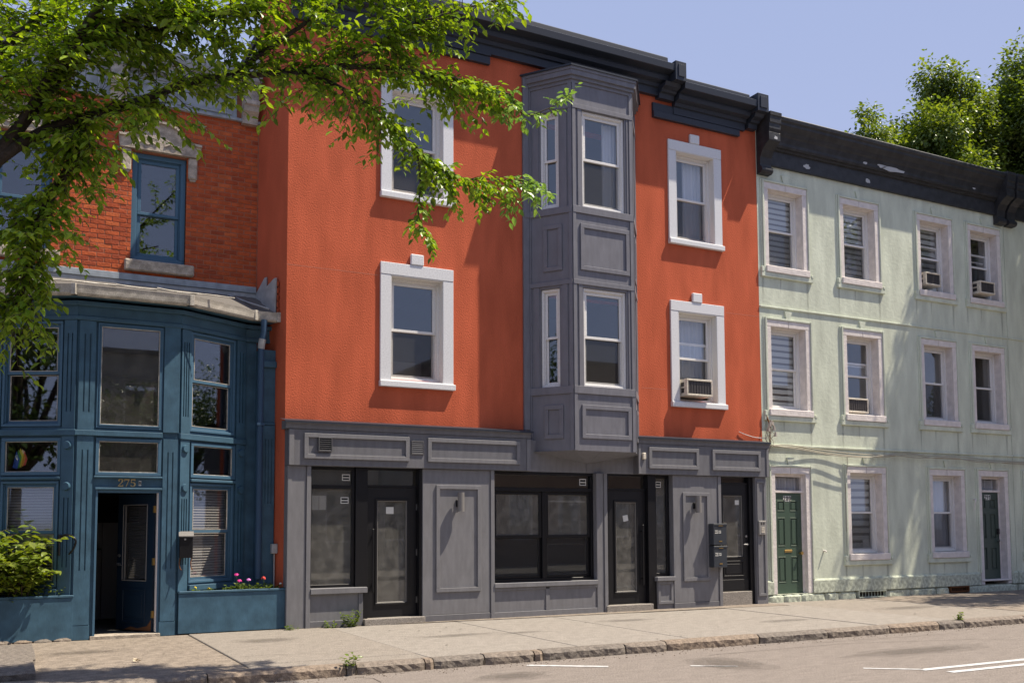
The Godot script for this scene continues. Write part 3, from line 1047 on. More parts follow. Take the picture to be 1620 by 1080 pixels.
func sticker(parent: Node3D, x: float, y: float, w: float, h: float, z: float) -> void:
	var st := sn()
	box(st, x, y, z, x + w, y + h, z + 0.0015)
	var s := put("label_sticker", st, M.paper, parent)
	st = sn()
	box(st, x + w * 0.1, y + h * 0.56, z + 0.0016, x + w * 0.9, y + h * 0.86, z + 0.0022)
	box(st, x + w * 0.1, y + h * 0.14, z + 0.0016, x + w * 0.9, y + h * 0.40, z + 0.0022)
	put("printed_bar", st, M.ink, parent)


func bar_handle(d: Node3D, x: float, y0: float, y1: float, z: float) -> void:
	var st := sn()
	box(st, x - 0.016, y0, z + 0.045, x + 0.016, y1, z + 0.075, 0.005)
	for y in [y0 + 0.12, y1 - 0.12]:
		box(st, x - 0.01, y - 0.01, z, x + 0.01, y + 0.01, z + 0.045)
	put("handle", st, M.metal_black, d)


func shopfront(t: Node3D) -> void:
	var Z := 0.20
	# posts and pilasters
	for p in [[0.0, 0.285, Z], [0.29, 0.36, Z + 0.018], [3.435, 3.505, Z + 0.018], [5.545, 5.69, Z], [5.695, 5.765, Z + 0.018], [8.285, 8.36, Z + 0.018], [9.225, 9.50, Z]]:
		var st := sn()
		box(st, p[0], 0.0, 0.0, p[1], 2.47, p[2], 0.005)
		put("pilaster", st, M.wood_grey, t)
	raised_frame("pilaster_panel", t, 9.25, 9.475, 0.16, 2.40, 0.05, Z + 0.001, M.wood_grey, 0.018)
	# the two wide panelled piers
	for p in [[2.21, 3.43, 2.44, 3.25, 0.47, 2.21], [7.23, 8.28, 7.44, 8.07, 0.50, 2.15]]:
		var st := sn()
		box(st, p[0], 0.11, 0.0, p[1], 2.47, Z, 0.005)
		var pier := put("pier", st, M.wood_grey, t)
		raised_frame("panel_frame", pier, p[2], p[3], p[4], p[5], 0.065, Z + 0.001, M.wood_grey, 0.028)
		st = sn()
		box(st, p[0] - 0.004, 0.005, 0.0, p[1] + 0.004, 0.107, Z + 0.008, 0.004)
		put("base_board", st, M.wood_grey_plain, pier)
		st = sn()
		box(st, p[2] + 0.067, p[4] + 0.067, Z + 0.001, p[3] - 0.067, p[4] + 0.085, Z + 0.012)
		put("panel_bead", st, M.wood_grey, pier)
	# sign boards, left and right of the oriel
	for s in [[0.0, 4.18], [6.42, 9.53]]:
		var st := sn()
		box(st, s[0], 2.473, 0.0, s[1], 3.03, 0.25, 0.005)
		var b := put("sign_board", st, M.wood_grey_plain, t)
		st = sn()
		sweep(st, [Vector2(0.0, 3.033), Vector2(0.262, 3.033), Vector2(0.268, 3.10), Vector2(0.285, 3.105), Vector2(0.29, 3.135), Vector2(0.0, 3.17)], s[0] - 0.05 if s[0] < 1 else s[0], s[1] + (0.03 if s[0] > 1 else 0.0))
		put("sign_cornice", st, M.wood_grey_plain, b)
		st = sn()
		poly(st, [Vector3(s[0] - 0.08, 3.15, 0.31), Vector3(s[1] + 0.03, 3.15, 0.31), Vector3(s[1] + 0.03, 3.205, 0.003), Vector3(s[0] - 0.08, 3.205, 0.003)], Vector3(0, 1, 0.3))
		poly(st, [Vector3(s[0] - 0.08, 3.15, 0.31), Vector3(s[1] + 0.03, 3.15, 0.31), Vector3(s[1] + 0.03, 3.12, 0.31), Vector3(s[0] - 0.08, 3.12, 0.31)], Vector3(0, 0, 1))
		put("drip_flashing", st, M.cornice_navy, b)
		for e in ([[0.0, 0.075], [4.105, 4.18]] if s[0] < 1 else [[6.42, 6.47], [9.47, 9.53]]):
			st = sn()
			box(st, e[0], 2.476, 0.251, e[1], 3.02, 0.268, 0.003)
			put("end_strip", st, M.wood_grey, b)
		for f in ([[0.23, 1.95], [2.27, 3.97]] if s[0] < 1 else [[6.65, 7.80], [8.12, 9.32]]):
			raised_frame("panel_frame", b, f[0], f[1], 2.58, 2.97, 0.065, 0.251, M.wood_grey, 0.03)
			st = sn()
			box(st, f[0] + 0.067, 2.647, 0.251, f[1] - 0.067, 2.662, 0.27)
			put("panel_bead", st, M.wood_grey, b)
		if s[0] < 1:
			for v in [[0.445, 0.665], [1.985, 2.205]]:
				st = sn()
				var zv := 0.252 if v[0] > 1 else 0.285
				ring(st, v[0], v[1], 2.69, 2.91, 0.018, 0.251, zv + 0.015, 0.003)
				for i in 6:
					var y := 2.712 + i * 0.031
					poly(st, [Vector3(v[0] + 0.018, y, zv + 0.014), Vector3(v[1] - 0.018, y, zv + 0.014), Vector3(v[1] - 0.018, y + 0.03, 0.256), Vector3(v[0] + 0.018, y + 0.03, 0.256)], Vector3(0, 1, 1))
					poly(st, [Vector3(v[0] + 0.018, y, zv + 0.014), Vector3(v[1] - 0.018, y, zv + 0.014), Vector3(v[1] - 0.018, y - 0.004, 0.256), Vector3(v[0] + 0.018, y - 0.004, 0.256)], Vector3(0, -1, 0.2))
				put("louvre_vent", st, M.vent_grey, b)
	var st := sn()
	slab(st, 4.18, 6.42, 2.473, 3.02, 0.10, 0.1, [])
	box(st, 5.395, 2.476, 0.101, 5.43, 2.64, 0.112)
	put("apron_board", st, M.wood_grey, t)

	# inside: floor, back partition, ceiling
	st = sn()
	box(st, 0.02, -0.1, -5.0, 9.4, 0.06, 0.02)
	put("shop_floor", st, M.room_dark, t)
	st = sn()
	box(st, 0.2, 0.06, -3.1, 9.4, 2.85, -3.0)
	box(st, 2.55, 0.06, -3.0, 2.70, 2.85, -0.2)
	box(st, 7.45, 0.06, -3.0, 7.6, 2.85, 0.0)
	box(st, 1.75, 0.06, -1.6, 2.0, 2.85, -1.3)
	put("shop_wall", st, M.room, t)
	# what closes the front above the openings
	st = sn()
	box(st, 0.02, 2.47, -0.2, 9.6, 3.0, -0.002)
	put("lintel", st, M.frame_black, t)

	# first shop window
	st = sn()
	ring(st, 0.362, 1.10, 0.60, 2.468, 0.045, 0.02, 0.085)
	box(st, 0.407, 2.125, 0.02, 1.055, 2.185, 0.10, 0.004)
	var w := put("shop_window", st, M.frame_black, t)
	pane(w, 0.407, 1.055, 0.645, 2.125, 0.05)
	pane(w, 0.407, 1.055, 2.185, 2.423, 0.05)
	sheet("dust_on_glass", w, 0.407, 1.055, 0.645, 2.125, 0.046, M.grime)
	sheet("dust_on_glass", w, 0.407, 1.055, 2.185, 2.423, 0.046, M.film)
	sticker(w, 0.90, 2.26, 0.13, 0.10, 0.053)
	sticker(w, 0.88, 1.90, 0.13, 0.10, 0.053)
	for k in [0.42, 0.54]:
		sheet("paper_notice", w, k, k + 0.11, 1.80, 2.02, 0.042, M.paper)
	st = sn()
	box(st, 0.365, 0.51, 0.0, 1.27, 0.598, 0.235, 0.006)
	put("shop_sill", st, M.wood_grey, t)
	st = sn()
	box(st, 0.362, 0.0, 0.0, 1.215, 0.508, 0.17, 0.004)
	var bh := put("bulkhead", st, M.wood_grey, t)
	st = sn()
	box(st, 0.365, 0.005, 0.171, 1.21, 0.10, 0.195, 0.004)
	box(st, 1.14, 0.10, 0.171, 1.21, 0.505, 0.195, 0.004)
	put("bulkhead_trim", st, M.wood_grey_plain, bh)
	# black post, door with transom
	st = sn()
	box(st, 1.104, 0.60, 0.0, 1.30, 2.468, 0.13, 0.004)
	put("black_post", st, M.frame_black, t)
	st = sn()
	box(st, 2.165, 0.10, 0.0, 2.207, 2.468, 0.17)
	box(st, 1.22, 0.10, 0.0, 1.30, 0.598, 0.15)
	box(st, 1.302, 2.165, 0.0, 2.163, 2.20, 0.07)
	box(st, 1.302, 2.435, 0.0, 2.163, 2.468, 0.07)
	put("door_frame", st, M.frame_black, t)
	var d := half_glass_door(t, 1.306, 2.16, 0.105, 2.162, 0.055, 1.485, 1.99, 0.33, 1.95)
	bar_handle(d, 1.40, 0.50, 1.50, 0.055)
	sheet("dust_on_glass", d, 1.485, 1.99, 0.33, 1.95, 0.028, M.grime)
	sheet("paper_notice", d, 1.64, 1.77, 1.74, 1.85, 0.039, M.paper)
	st = sn()
	for y in [0.36, 1.12, 1.85]:
		box(st, 2.152, y - 0.05, 0.056, 2.162, y + 0.05, 0.075)
	put("hinge", st, M.steel, d)
	pane(t, 1.302, 2.163, 2.2, 2.435, 0.03)
	st = sn()
	box(st, 1.22, -0.05, 0.0, 2.24, 0.10, 0.255, 0.008)
	put("threshold", st, M.concrete_pale, t)
	# second shop window: a long transom over two sliding windows
	st = sn()
	ring(st, 3.507, 5.543, 0.585, 2.468, 0.05, 0.0, 0.09)
	box(st, 3.557, 2.13, 0.0, 5.493, 2.20, 0.11, 0.004)
	box(st, 4.50, 0.635, 0.0, 4.575, 2.13, 0.09, 0.004)
	w = put("shop_window", st, M.frame_black, t)
	pane(w, 3.557, 5.493, 2.2, 2.418, 0.05)
	sticker(w, 5.28, 2.25, 0.14, 0.12, 0.053)
	for s in [[3.557, 4.50], [4.575, 5.493]]:
		st = sn()
		ring(st, s[0] + 0.004, s[1] - 0.004, 1.33, 2.127, 0.05, 0.03, 0.07)
		ring(st, s[0] + 0.004, s[1] - 0.004, 0.637, 1.375, 0.05, -0.005, 0.028)
		put("sash", st, M.frame_black, w)
		pane(w, s[0] + 0.054, s[1] - 0.054, 1.38, 2.077, 0.05)
		pane(w, s[0] + 0.054, s[1] - 0.054, 0.687, 1.325, 0.012)
		sheet("insect_screen", w, s[0] + 0.05, s[1] - 0.05, 0.68, 1.33, 0.032, M.screen)
		sheet("dust_on_glass", w, s[0] + 0.054, s[1] - 0.054, 1.38, 2.077, 0.046, M.grime)
	st = sn()
	box(st, 4.63, 1.955, -0.02, 5.44, 1.975, 0.0)
	for x in [4.76, 5.25]:
		box(st, x - 0.04, 1.96, -0.02, x + 0.04, 1.985, 0.004)
	put("curtain_rod", st, M.paper, w)
	st = sn()
	ring(st, 4.65, 5.44, 0.69, 1.22, 0.012, -0.03, -0.02)
	put("inner_trim", st, M.lamp_grey, w)
	st = sn()
	box(st, 3.50, 0.505, 0.0, 5.545, 0.583, 0.235, 0.006)
	put("shop_sill", st, M.wood_grey, t)
	st = sn()
	box(st, 3.507, 0.0, 0.0, 5.543, 0.503, 0.18, 0.004)
	bh = put("bulkhead", st, M.wood_grey, t)
	st = sn()
	box(st, 4.50, 0.10, 0.181, 4.575, 0.50, 0.198, 0.003)
	box(st, 3.509, 0.005, 0.181, 5.541, 0.098, 0.206, 0.003)
	box(st, 3.509, 0.455, 0.181, 5.541, 0.502, 0.198, 0.003)
	put("bulkhead_trim", st, M.wood_grey, bh)
	# second door with a side light
	st = sn()
	box(st, 5.768, 0.12, 0.0, 5.86, 2.468, 0.10)
	box(st, 6.705, 0.0, 0.0, 6.87, 2.468, 0.14)
	box(st, 5.862, 2.175, 0.0, 6.703, 2.21, 0.07)
	box(st, 5.862, 2.435, 0.0, 6.703, 2.468, 0.07)
	put("door_frame", st, M.frame_black, t)
	d = half_glass_door(t, 5.866, 6.70, 0.125, 2.172, 0.055, 6.04, 6.49, 0.345, 1.96)
	bar_handle(d, 6.60, 0.45, 1.55, 0.055)
	sheet("dust_on_glass", d, 6.04, 6.49, 0.345, 1.96, 0.028, M.grime)
	XF = Transform3D(Basis(Vector3(0, 0, 1), 0.18), Vector3(6.27, 1.67, 0))
	sheet("paper_notice", d, -0.055, 0.055, -0.055, 0.055, 0.039, M.paper)
	XF = Transform3D.IDENTITY
	pane(t, 5.862, 6.703, 2.21, 2.435, 0.03)
	st = sn()
	box(st, 5.72, -0.05, 0.0, 6.73, 0.12, 0.24, 0.008)
	put("threshold", st, M.concrete_pale, t)
	st = sn()
	ring(st, 6.872, 7.226, 0.60, 2.468, 0.06, 0.0, 0.08)
	w = put("side_light", st, M.frame_black, t)
	pane(w, 6.932, 7.166, 0.66, 2.408, 0.04)
	sheet("dust_on_glass", w, 6.932, 7.166, 0.66, 2.408, 0.036, M.grime)
	sticker(w, 6.95, 2.24, 0.12, 0.11, 0.043)
	st = sn()
	box(st, 6.83, 0.52, 0.0, 7.245, 0.598, 0.235, 0.006)
	put("shop_sill", st, M.wood_grey, t)
	st = sn()
	box(st, 6.872, 0.0, 0.0, 7.226, 0.518, 0.17, 0.004)
	bh = put("bulkhead", st, M.wood_grey, t)
	raised_frame("bulkhead_trim", bh, 6.875, 7.22, 0.10, 0.515, 0.055, 0.171, M.wood_grey, 0.02)
	# third door on a raised step
	st = sn()
	box(st, 8.364, 0.26, 0.0, 8.43, 2.468, 0.12)
	box(st, 9.125, 0.0, 0.0, 9.222, 2.468, 0.13)
	box(st, 8.432, 2.335, 0.0, 9.123, 2.36, 0.09)
	put("door_frame", st, M.frame_black, t)
	d = half_glass_door(t, 8.434, 9.121, 0.272, 2.333, 0.08, 8.50, 8.98, 0.93, 2.11, true)
	pane(t, 8.432, 9.123, 2.36, 2.468, 0.05)
	sheet("dust_on_glass", d, 8.50, 8.98, 0.93, 2.11, 0.053, M.grime)
	sheet("paper_notice", d, 8.82, 8.92, 1.93, 2.02, 0.064, M.paper)
	st = sn()
	tube(st, [Vector3(9.06, 1.16, 0.08), Vector3(9.06, 1.16, 0.10), Vector3(9.06, 1.16, 0.125)], 0.032, 0.022, 14)
	tube(st, [Vector3(9.06, 1.16, 0.125), Vector3(9.06, 1.16, 0.15)], 0.012, 0.012, 8)
	box(st, 8.95, 1.15, 0.14, 9.07, 1.172, 0.158, 0.004)
	tube(st, [Vector3(9.06, 1.32, 0.08), Vector3(9.06, 1.32, 0.10)], 0.024, 0.022, 12)
	put("handle", st, M.steel, d)
	st = sn()
	box(st, 8.364, -0.05, 0.0, 9.123, 0.265, 0.17, 0.008)
	put("step", st, M.concrete_pale, t)


func red_extras() -> void:
	air_conditioner("large cream air conditioner in the lower right window of the red building", 7.60, 8.22, 3.99, 4.31, -0.15, 0.20)
	wall_lamp("grey cylinder wall lamp on the wide left pier between door and shop window", 2.84, 1.78, 2.09, 0.20)
	wall_lamp("grey cylinder wall lamp on the narrow right pier above the mailboxes", 7.73, 1.77, 2.08, 0.20)
	for k in 2:
		var y0 := 1.165 if k == 0 else 0.745
		var t := thing("mailbox", "upper dark metal mailbox beside the black door" if k == 0 else "lower dark metal mailbox, directly under its twin beside the black door", "mailbox", Vector3(8.2, y0, 0.2), "mailboxes by the third door")
		var st := sn()
		box(st, 8.03, y0, 0.22, 8.35, y0 + 0.40, 0.37, 0.008)
		put("body", st, M.mail_navy, t)
		st = sn()
		box(st, 8.028, y0 + 0.365, 0.22, 8.352, y0 + 0.402, 0.378, 0.005)
		put("lid", st, M.mail_navy, t)
		st = sn()
		box(st, 8.15, y0 + 0.355, 0.371, 8.25, y0 + 0.364, 0.38)
		box(st, 8.16, y0 + 0.06, 0.371, 8.23, y0 + 0.078, 0.376)
		put("brass_tab", st, M.brass, t)
		st = sn()
		box(st, 8.06, y0 + 0.215, 0.371, 8.135, y0 + 0.275, 0.373)
		box(st, 8.15, y0 + 0.22, 0.371, 8.205, y0 + 0.27, 0.373)
		put("number_label", st, M.paper, t)
		text_on("label_text", "NO", 0.038, Vector3(8.097, y0 + 0.245, 0.3735), M.ink, t, 0.001)
		st = sn()
		for i in 3:
			box(st, 8.157 + i * 0.015, y0 + 0.228 + 0.004 * i, 0.3732, 8.166 + i * 0.015, y0 + 0.262, 0.3738)
		put("label_print", st, M.ink, t)
	var t := thing("intercom", "small grey intercom panel on the right pilaster of the shopfront", "intercom", Vector3(9.33, 1.35, 0.22))
	var st := sn()
	box(st, 9.25, 1.35, 0.22, 9.425, 1.62, 0.265, 0.006)
	put("case", st, M.intercom_grey, t)
	st = sn()
	box(st, 9.285, 1.545, 0.266, 9.325, 1.59, 0.268)
	box(st, 9.345, 1.545, 0.266, 9.385, 1.59, 0.268)
	put("speaker_grille", st, M.grille, t)
	st = sn()
	for i in 4:
		for j in 3:
			box(st, 9.30 + j * 0.028, 1.385 + i * 0.03, 0.266, 9.322 + j * 0.028, 1.408 + i * 0.03, 0.272)
	put("key", st, M.plastic_cream, t)
	t = thing("entry_sensor", "little white plastic box at the left end of the right signboard", "sensor", Vector3(6.52, 2.75, 0.27))
	st = sn()
	box(st, 6.50, 2.74, 0.25, 6.57, 2.86, 0.30, 0.01)
	put("case", st, M.plastic_cream, t)
	t = thing("meter_box", "small weathered grey electric box low on the red flank wall", "electric box", Vector3(-0.03, 1.1, -0.2))
	st = sn()
	box(st, -0.14, 1.13, -0.26, -0.05, 1.28, -0.14, 0.01)
	put("case", st, M.sheet_grey, t)
	st = sn()
	tube(st, [Vector3(-0.09, 1.13, -0.2), Vector3(-0.09, 0.9, -0.2), Vector3(-0.09, 0.5, -0.2)], 0.012, 0.012, 6)
	put("conduit", st, M.sheet_grey, t)


# ---------------------------------------------------------------- the green buildings
func green_surround(w: Node3D, x0: float, x1: float, y0: float, y1: float, door := false) -> void:
	# the pinkish white frame, with a joint at the middle of the head, and the green stepped moulding round it
	var xm := (x0 + x1) / 2
	var st := sn()
	box(st, x0, y1 - 0.135, -0.02, xm - 0.004, y1, 0.022, 0.006)
	box(st, xm + 0.004, y1 - 0.135, -0.02, x1, y1, 0.022, 0.006)
	put("head_stone", st, M.trim_pink, w)
	for s in [[x0, x0 + 0.115], [x1 - 0.125, x1]]:
		st = sn()
		box(st, s[0], y0 + (0.0 if door else 0.14), -0.02, s[1], y1 - 0.138, 0.020, 0.005)
		put("side_stone", st, M.trim_pink, w)
	st = sn()
	for s in [[x0 - 0.05, x0 - 0.003], [x1 + 0.003, x1 + 0.045]]:
		box(st, s[0], y0 + (0.27 if door else -0.02), -0.02, s[1], y1 + 0.045, 0.045, 0.006)
	box(st, x0 - 0.002, y1 + 0.003, -0.02, x1 + 0.002, y1 + 0.045, 0.04, 0.006)
	box(st, x0 - 0.085, y0 + (0.27 if door else -0.02), -0.02, x0 - 0.053, y1 + 0.05, 0.022, 0.006)
	put("outer_moulding", st, M.stucco_green, w)
	st = sn()
	var yb := y0 + (0.0 if door else 0.135)
	box(st, x0 + 0.108, yb, -0.355, x0 + 0.118, y1 - 0.132, -0.021)
	box(st, x1 - 0.128, yb, -0.355, x1 - 0.118, y1 - 0.132, -0.021)
	box(st, x0 + 0.118, y1 - 0.142, -0.355, x1 - 0.128, y1 - 0.132, -0.021)
	put("reveal_lining", st, M.trim_pink, w)
	# faint key stone above
	st = sn()
	plate(st, [Vector2(xm - 0.10, y1 + 0.20), Vector2(xm + 0.09, y1 + 0.20), Vector2(xm + 0.05, y1 + 0.048), Vector2(xm - 0.06, y1 + 0.048)], -0.01, 0.03)
	put("key_stone", st, M.stucco_green, w)
	if door:
		return
	st = sn()
	box(st, x0, y0, -0.1, x1 + 0.01, y0 + 0.137, 0.075, 0.012)
	put("sill", st, M.trim_pink, w)
	st = sn()
	box(st, x0 - 0.12, y0 - 0.10, -0.01, x1 + 0.11, y0 - 0.003, 0.052, 0.008)
	box(st, x0 - 0.12, y0 - 0.003, -0.01, x0 - 0.055, y0 + 0.10, 0.06, 0.008)
	box(st, x1 + 0.05, y0 - 0.003, -0.01, x1 + 0.11, y0 + 0.06, 0.06, 0.008)
	put("lower_moulding", st, M.stucco_green, w)


func zebra_blind(w: Node3D, x0: float, x1: float, y0: float, y1: float, z: float, n: int) -> void:
	var p := (y1 - y0) / n
	for i in n:
		var y := y0 + p * i
		sheet("blind_band", w, x0, x1, y + p * 0.36, y + p, z, M.blind_band)
	sheet("blind_backing", w, x0, x1, y0, y1, z - 0.03, M.blind_grey)


func six_panel_door(w: Node3D, x0: float, x1: float, y0: float, y1: float, z: float, mat: Material) -> MeshInstance3D:
	var st := sn()
	var wd := x1 - x0
	var h := y1 - y0
	var px := [[x0 + wd * 0.135, x0 + wd * 0.41], [x0 + wd * 0.59, x0 + wd * 0.865]]
	var py := [[y0 + h * 0.105, y0 + h * 0.365], [y0 + h * 0.465, y0 + h * 0.755], [y0 + h * 0.815, y0 + h * 0.925]]
	var holes := []
	for a in px:
		for b in py:
			holes.append([a[0], a[1], b[0], b[1]])
	slab(st, x0, x1, y0, y1, z, 0.014, holes)
	box(st, x0, y0, z - 0.05, x1, y1, z - 0.0142)
	var d := put("door", st, mat, w)
	for q in holes:
		st = sn()
		ring(st, q[0], q[1], q[2], q[3], 0.022, z - 0.014, z + 0.006, 0.007)
		box(st, q[0] + 0.045, q[2] + 0.045, z - 0.013, q[1] - 0.045, q[3] - 0.045, z - 0.001, 0.009)
		put("door_panel", st, mat, d)
	return d


func green_cornice(t: Node3D, x0: float, x1: float) -> void:
	var prof := [Vector2(0.002, 8.885), Vector2(0.055, 8.885), Vector2(0.06, 8.91), Vector2(0.05, 9.20), Vector2(0.09, 9.215), Vector2(0.105, 9.25), Vector2(0.15, 9.26), Vector2(0.17, 9.30), Vector2(0.175, 9.36), Vector2(0.21, 9.46), Vector2(0.235, 9.49), Vector2(0.25, 9.52), Vector2(0.27, 9.56), Vector2(0.31, 9.61), Vector2(0.345, 9.65), Vector2(0.35, 9.70), Vector2(0.385, 9.73), Vector2(0.395, 9.79), Vector2(0.38, 9.81), Vector2(0.002, 9.87)]
	var st := sn()
	sweep(st, prof, x0, x1)
	put("cornice", st, M.cornice_black, t)


func scroll_bracket(t: Node3D, x0: float, x1: float) -> void:
	var o := [Vector2(0.002, 8.66)]
	for i in 9:
		var a := -PI / 2 + PI * 0.9 * i / 8.0
		o.append(Vector2(0.09 + 0.075 * cos(a), 8.74 + 0.075 * sin(a)))
	for p in [Vector2(0.10, 8.86), Vector2(0.12, 9.0), Vector2(0.19, 9.12), Vector2(0.28, 9.20), Vector2(0.375, 9.25), Vector2(0.385, 9.27), Vector2(0.385, 9.42), Vector2(0.37, 9.44), Vector2(0.40, 9.50), Vector2(0.40, 9.60), Vector2(0.42, 9.62), Vector2(0.425, 9.74), Vector2(0.44, 9.76), Vector2(0.44, 9.83), Vector2(0.002, 9.88)]:
		o.append(p)
	var st := sn()
	sweep(st, o, x0, x1)
	put("scroll_bracket", st, M.cornice_black, t)


func flake(t: Node3D, cx: float, cy: float, w: float, h: float, z: float, sd: int) -> void:
	rng.seed = sd
	var o := []
	var n := 14
	for i in n:
		var a := TAU * i / n
		var k := rng.randf_range(0.6, 1.1)
		o.append(Vector2(cx + cos(a) * w * k, cy + sin(a) * h * k))
	var st := sn()
	plate(st, o, z, z + 0.004)
	put("bare_patch", st, M.chipped, t)


func foundation_stones(t: Node3D, x0: float, x1: float, sd: int, gaps: Array) -> void:
	rng.seed = sd
	var x := x0
	while x < x1 - 0.1:
		var w := rng.randf_range(0.35, 0.85)
		if x + w > x1 - 0.2:
			w = x1 - x
		var inside := false
		for g in gaps:
			if x < g[0] and x + w > g[0]:
				w = g[0] - x
			if x >= g[0] - 0.01 and x < g[1]:
				inside = true
				w = g[1] - x
		if not inside:
			var st := sn()
			rough_stone(st, x + 0.008, x + w - 0.008, -0.08, 0.155 + rng.randf_range(-0.012, 0.0), -0.05, 0.028 + rng.randf_range(0, 0.018), 0.014)
			put("foundation_stone", st, M.plinth_green, t)
		x += w


func basement_grate(t: Node3D, x0: float, x1: float, y0: float, y1: float, mat: Material) -> void:
	var st := sn()
	ring(st, x0, x1, y0, y1, 0.025, -0.04, 0.045, 0.004)
	for i in 9:
		var x := lerpf(x0 + 0.06, x1 - 0.06, i / 8.0)
		box(st, x - 0.006, y0 + 0.025, 0.0, x + 0.006, y1 - 0.025, 0.012)
	put("basement_grate", st, mat, t)


func green_shell(t: Node3D, x0: float, x1: float, holes: Array) -> MeshInstance3D:
	var st := sn()
	slab(st, x0, x1, 0.155, 9.75, 0.0, 0.36, holes)
	var wall := put("wall", st, M.stucco_green, t)
	st = sn()
	box(st, x0 + 0.005, -0.1, -10.0, x0 + 0.2, 9.7, -0.361)
	box(st, x1 - 0.2, -0.1, -10.0, x1 - 0.005, 9.7, -0.361)
	box(st, x0 + 0.2, -0.1, -10.2, x1 - 0.2, 9.7, -10.0)
	for y in [0.15, 3.2, 6.1, 9.3]:
		box(st, x0 + 0.2, y - 0.15, -10, x1 - 0.2, y, -0.361)
	for i in 3:
		var x := lerpf(x0, x1, (i + 1) / 4.0)
		box(st, x, 0.15, -10, x + 0.1, 9.15, -0.361)
	box(st, x0 + 0.2, 0.15, -4.1, x1 - 0.2, 9.15, -4.0)
	put("inner_wall", st, M.room, t)
	st = sn()
	box(st, x0, 9.752, -10.2, x1, 9.86, 0.001)
	put("roof", st, M.roof_dark, t)
	return wall


func green_window(t: Node3D, x0: float, x1: float, y0: float, y1: float, o := {}) -> MeshInstance3D:
	var meet: float = (y0 + y1) / 2 + o.get("meet", 0.02)
	var w := sliding(t, x0 + 0.115, x1 - 0.125, y0 + 0.14, y1 - 0.135, -0.17, M.vinyl_white, {"meet": meet, "frame": 0.05, "sash": 0.045, "raised": o.get("raised", 0.0), "screen": o.get("screen", true), "screen_up": o.get("raised", 0.0)})
	green_surround(w, x0, x1, y0, y1)
	if o.has("zebra"):
		zebra_blind(w, x0 + 0.18, x1 - 0.2, y0 + 0.2, y1 - 0.2, -0.285, o.zebra)
	# faint rain runs from the ends of the sill
	for q in [[x0 - 0.06, 0.07, 0.55], [x1 - 0.02, 0.09, 0.75], [x0 + 0.42, 0.05, 0.32]]:
		for k in 2:
			var st2 := sn()
			var wq: float = q[1] * (1.0 - 0.4 * k)
			poly(st2, [Vector3(q[0] - wq / 2, y0 - 0.11, 0.003 + 0.001 * k), Vector3(q[0] + wq / 2, y0 - 0.11, 0.003 + 0.001 * k), Vector3(q[0] + wq * 0.15, y0 - 0.11 - q[2] * (1.0 - 0.3 * k), 0.003 + 0.001 * k), Vector3(q[0] - wq * 0.2, y0 - 0.11 - q[2] * (0.9 - 0.3 * k), 0.003 + 0.001 * k)], Vector3(0, 0, 1))
			put("rain_run", st2, M.stain, w)
	if o.has("rail"):
		var st := sn()
		box(st, x0 + 0.23, o.rail, -0.30, x1 - 0.24, o.rail + 0.03, -0.275)
		put("inner_rail", st, M.vinyl_white, w)
	if o.has("curtain"):
		curtain(w, x0 + 0.16, x1 - 0.18, y0 + 0.2, y1 - 0.17, -0.34, 6)
	return w


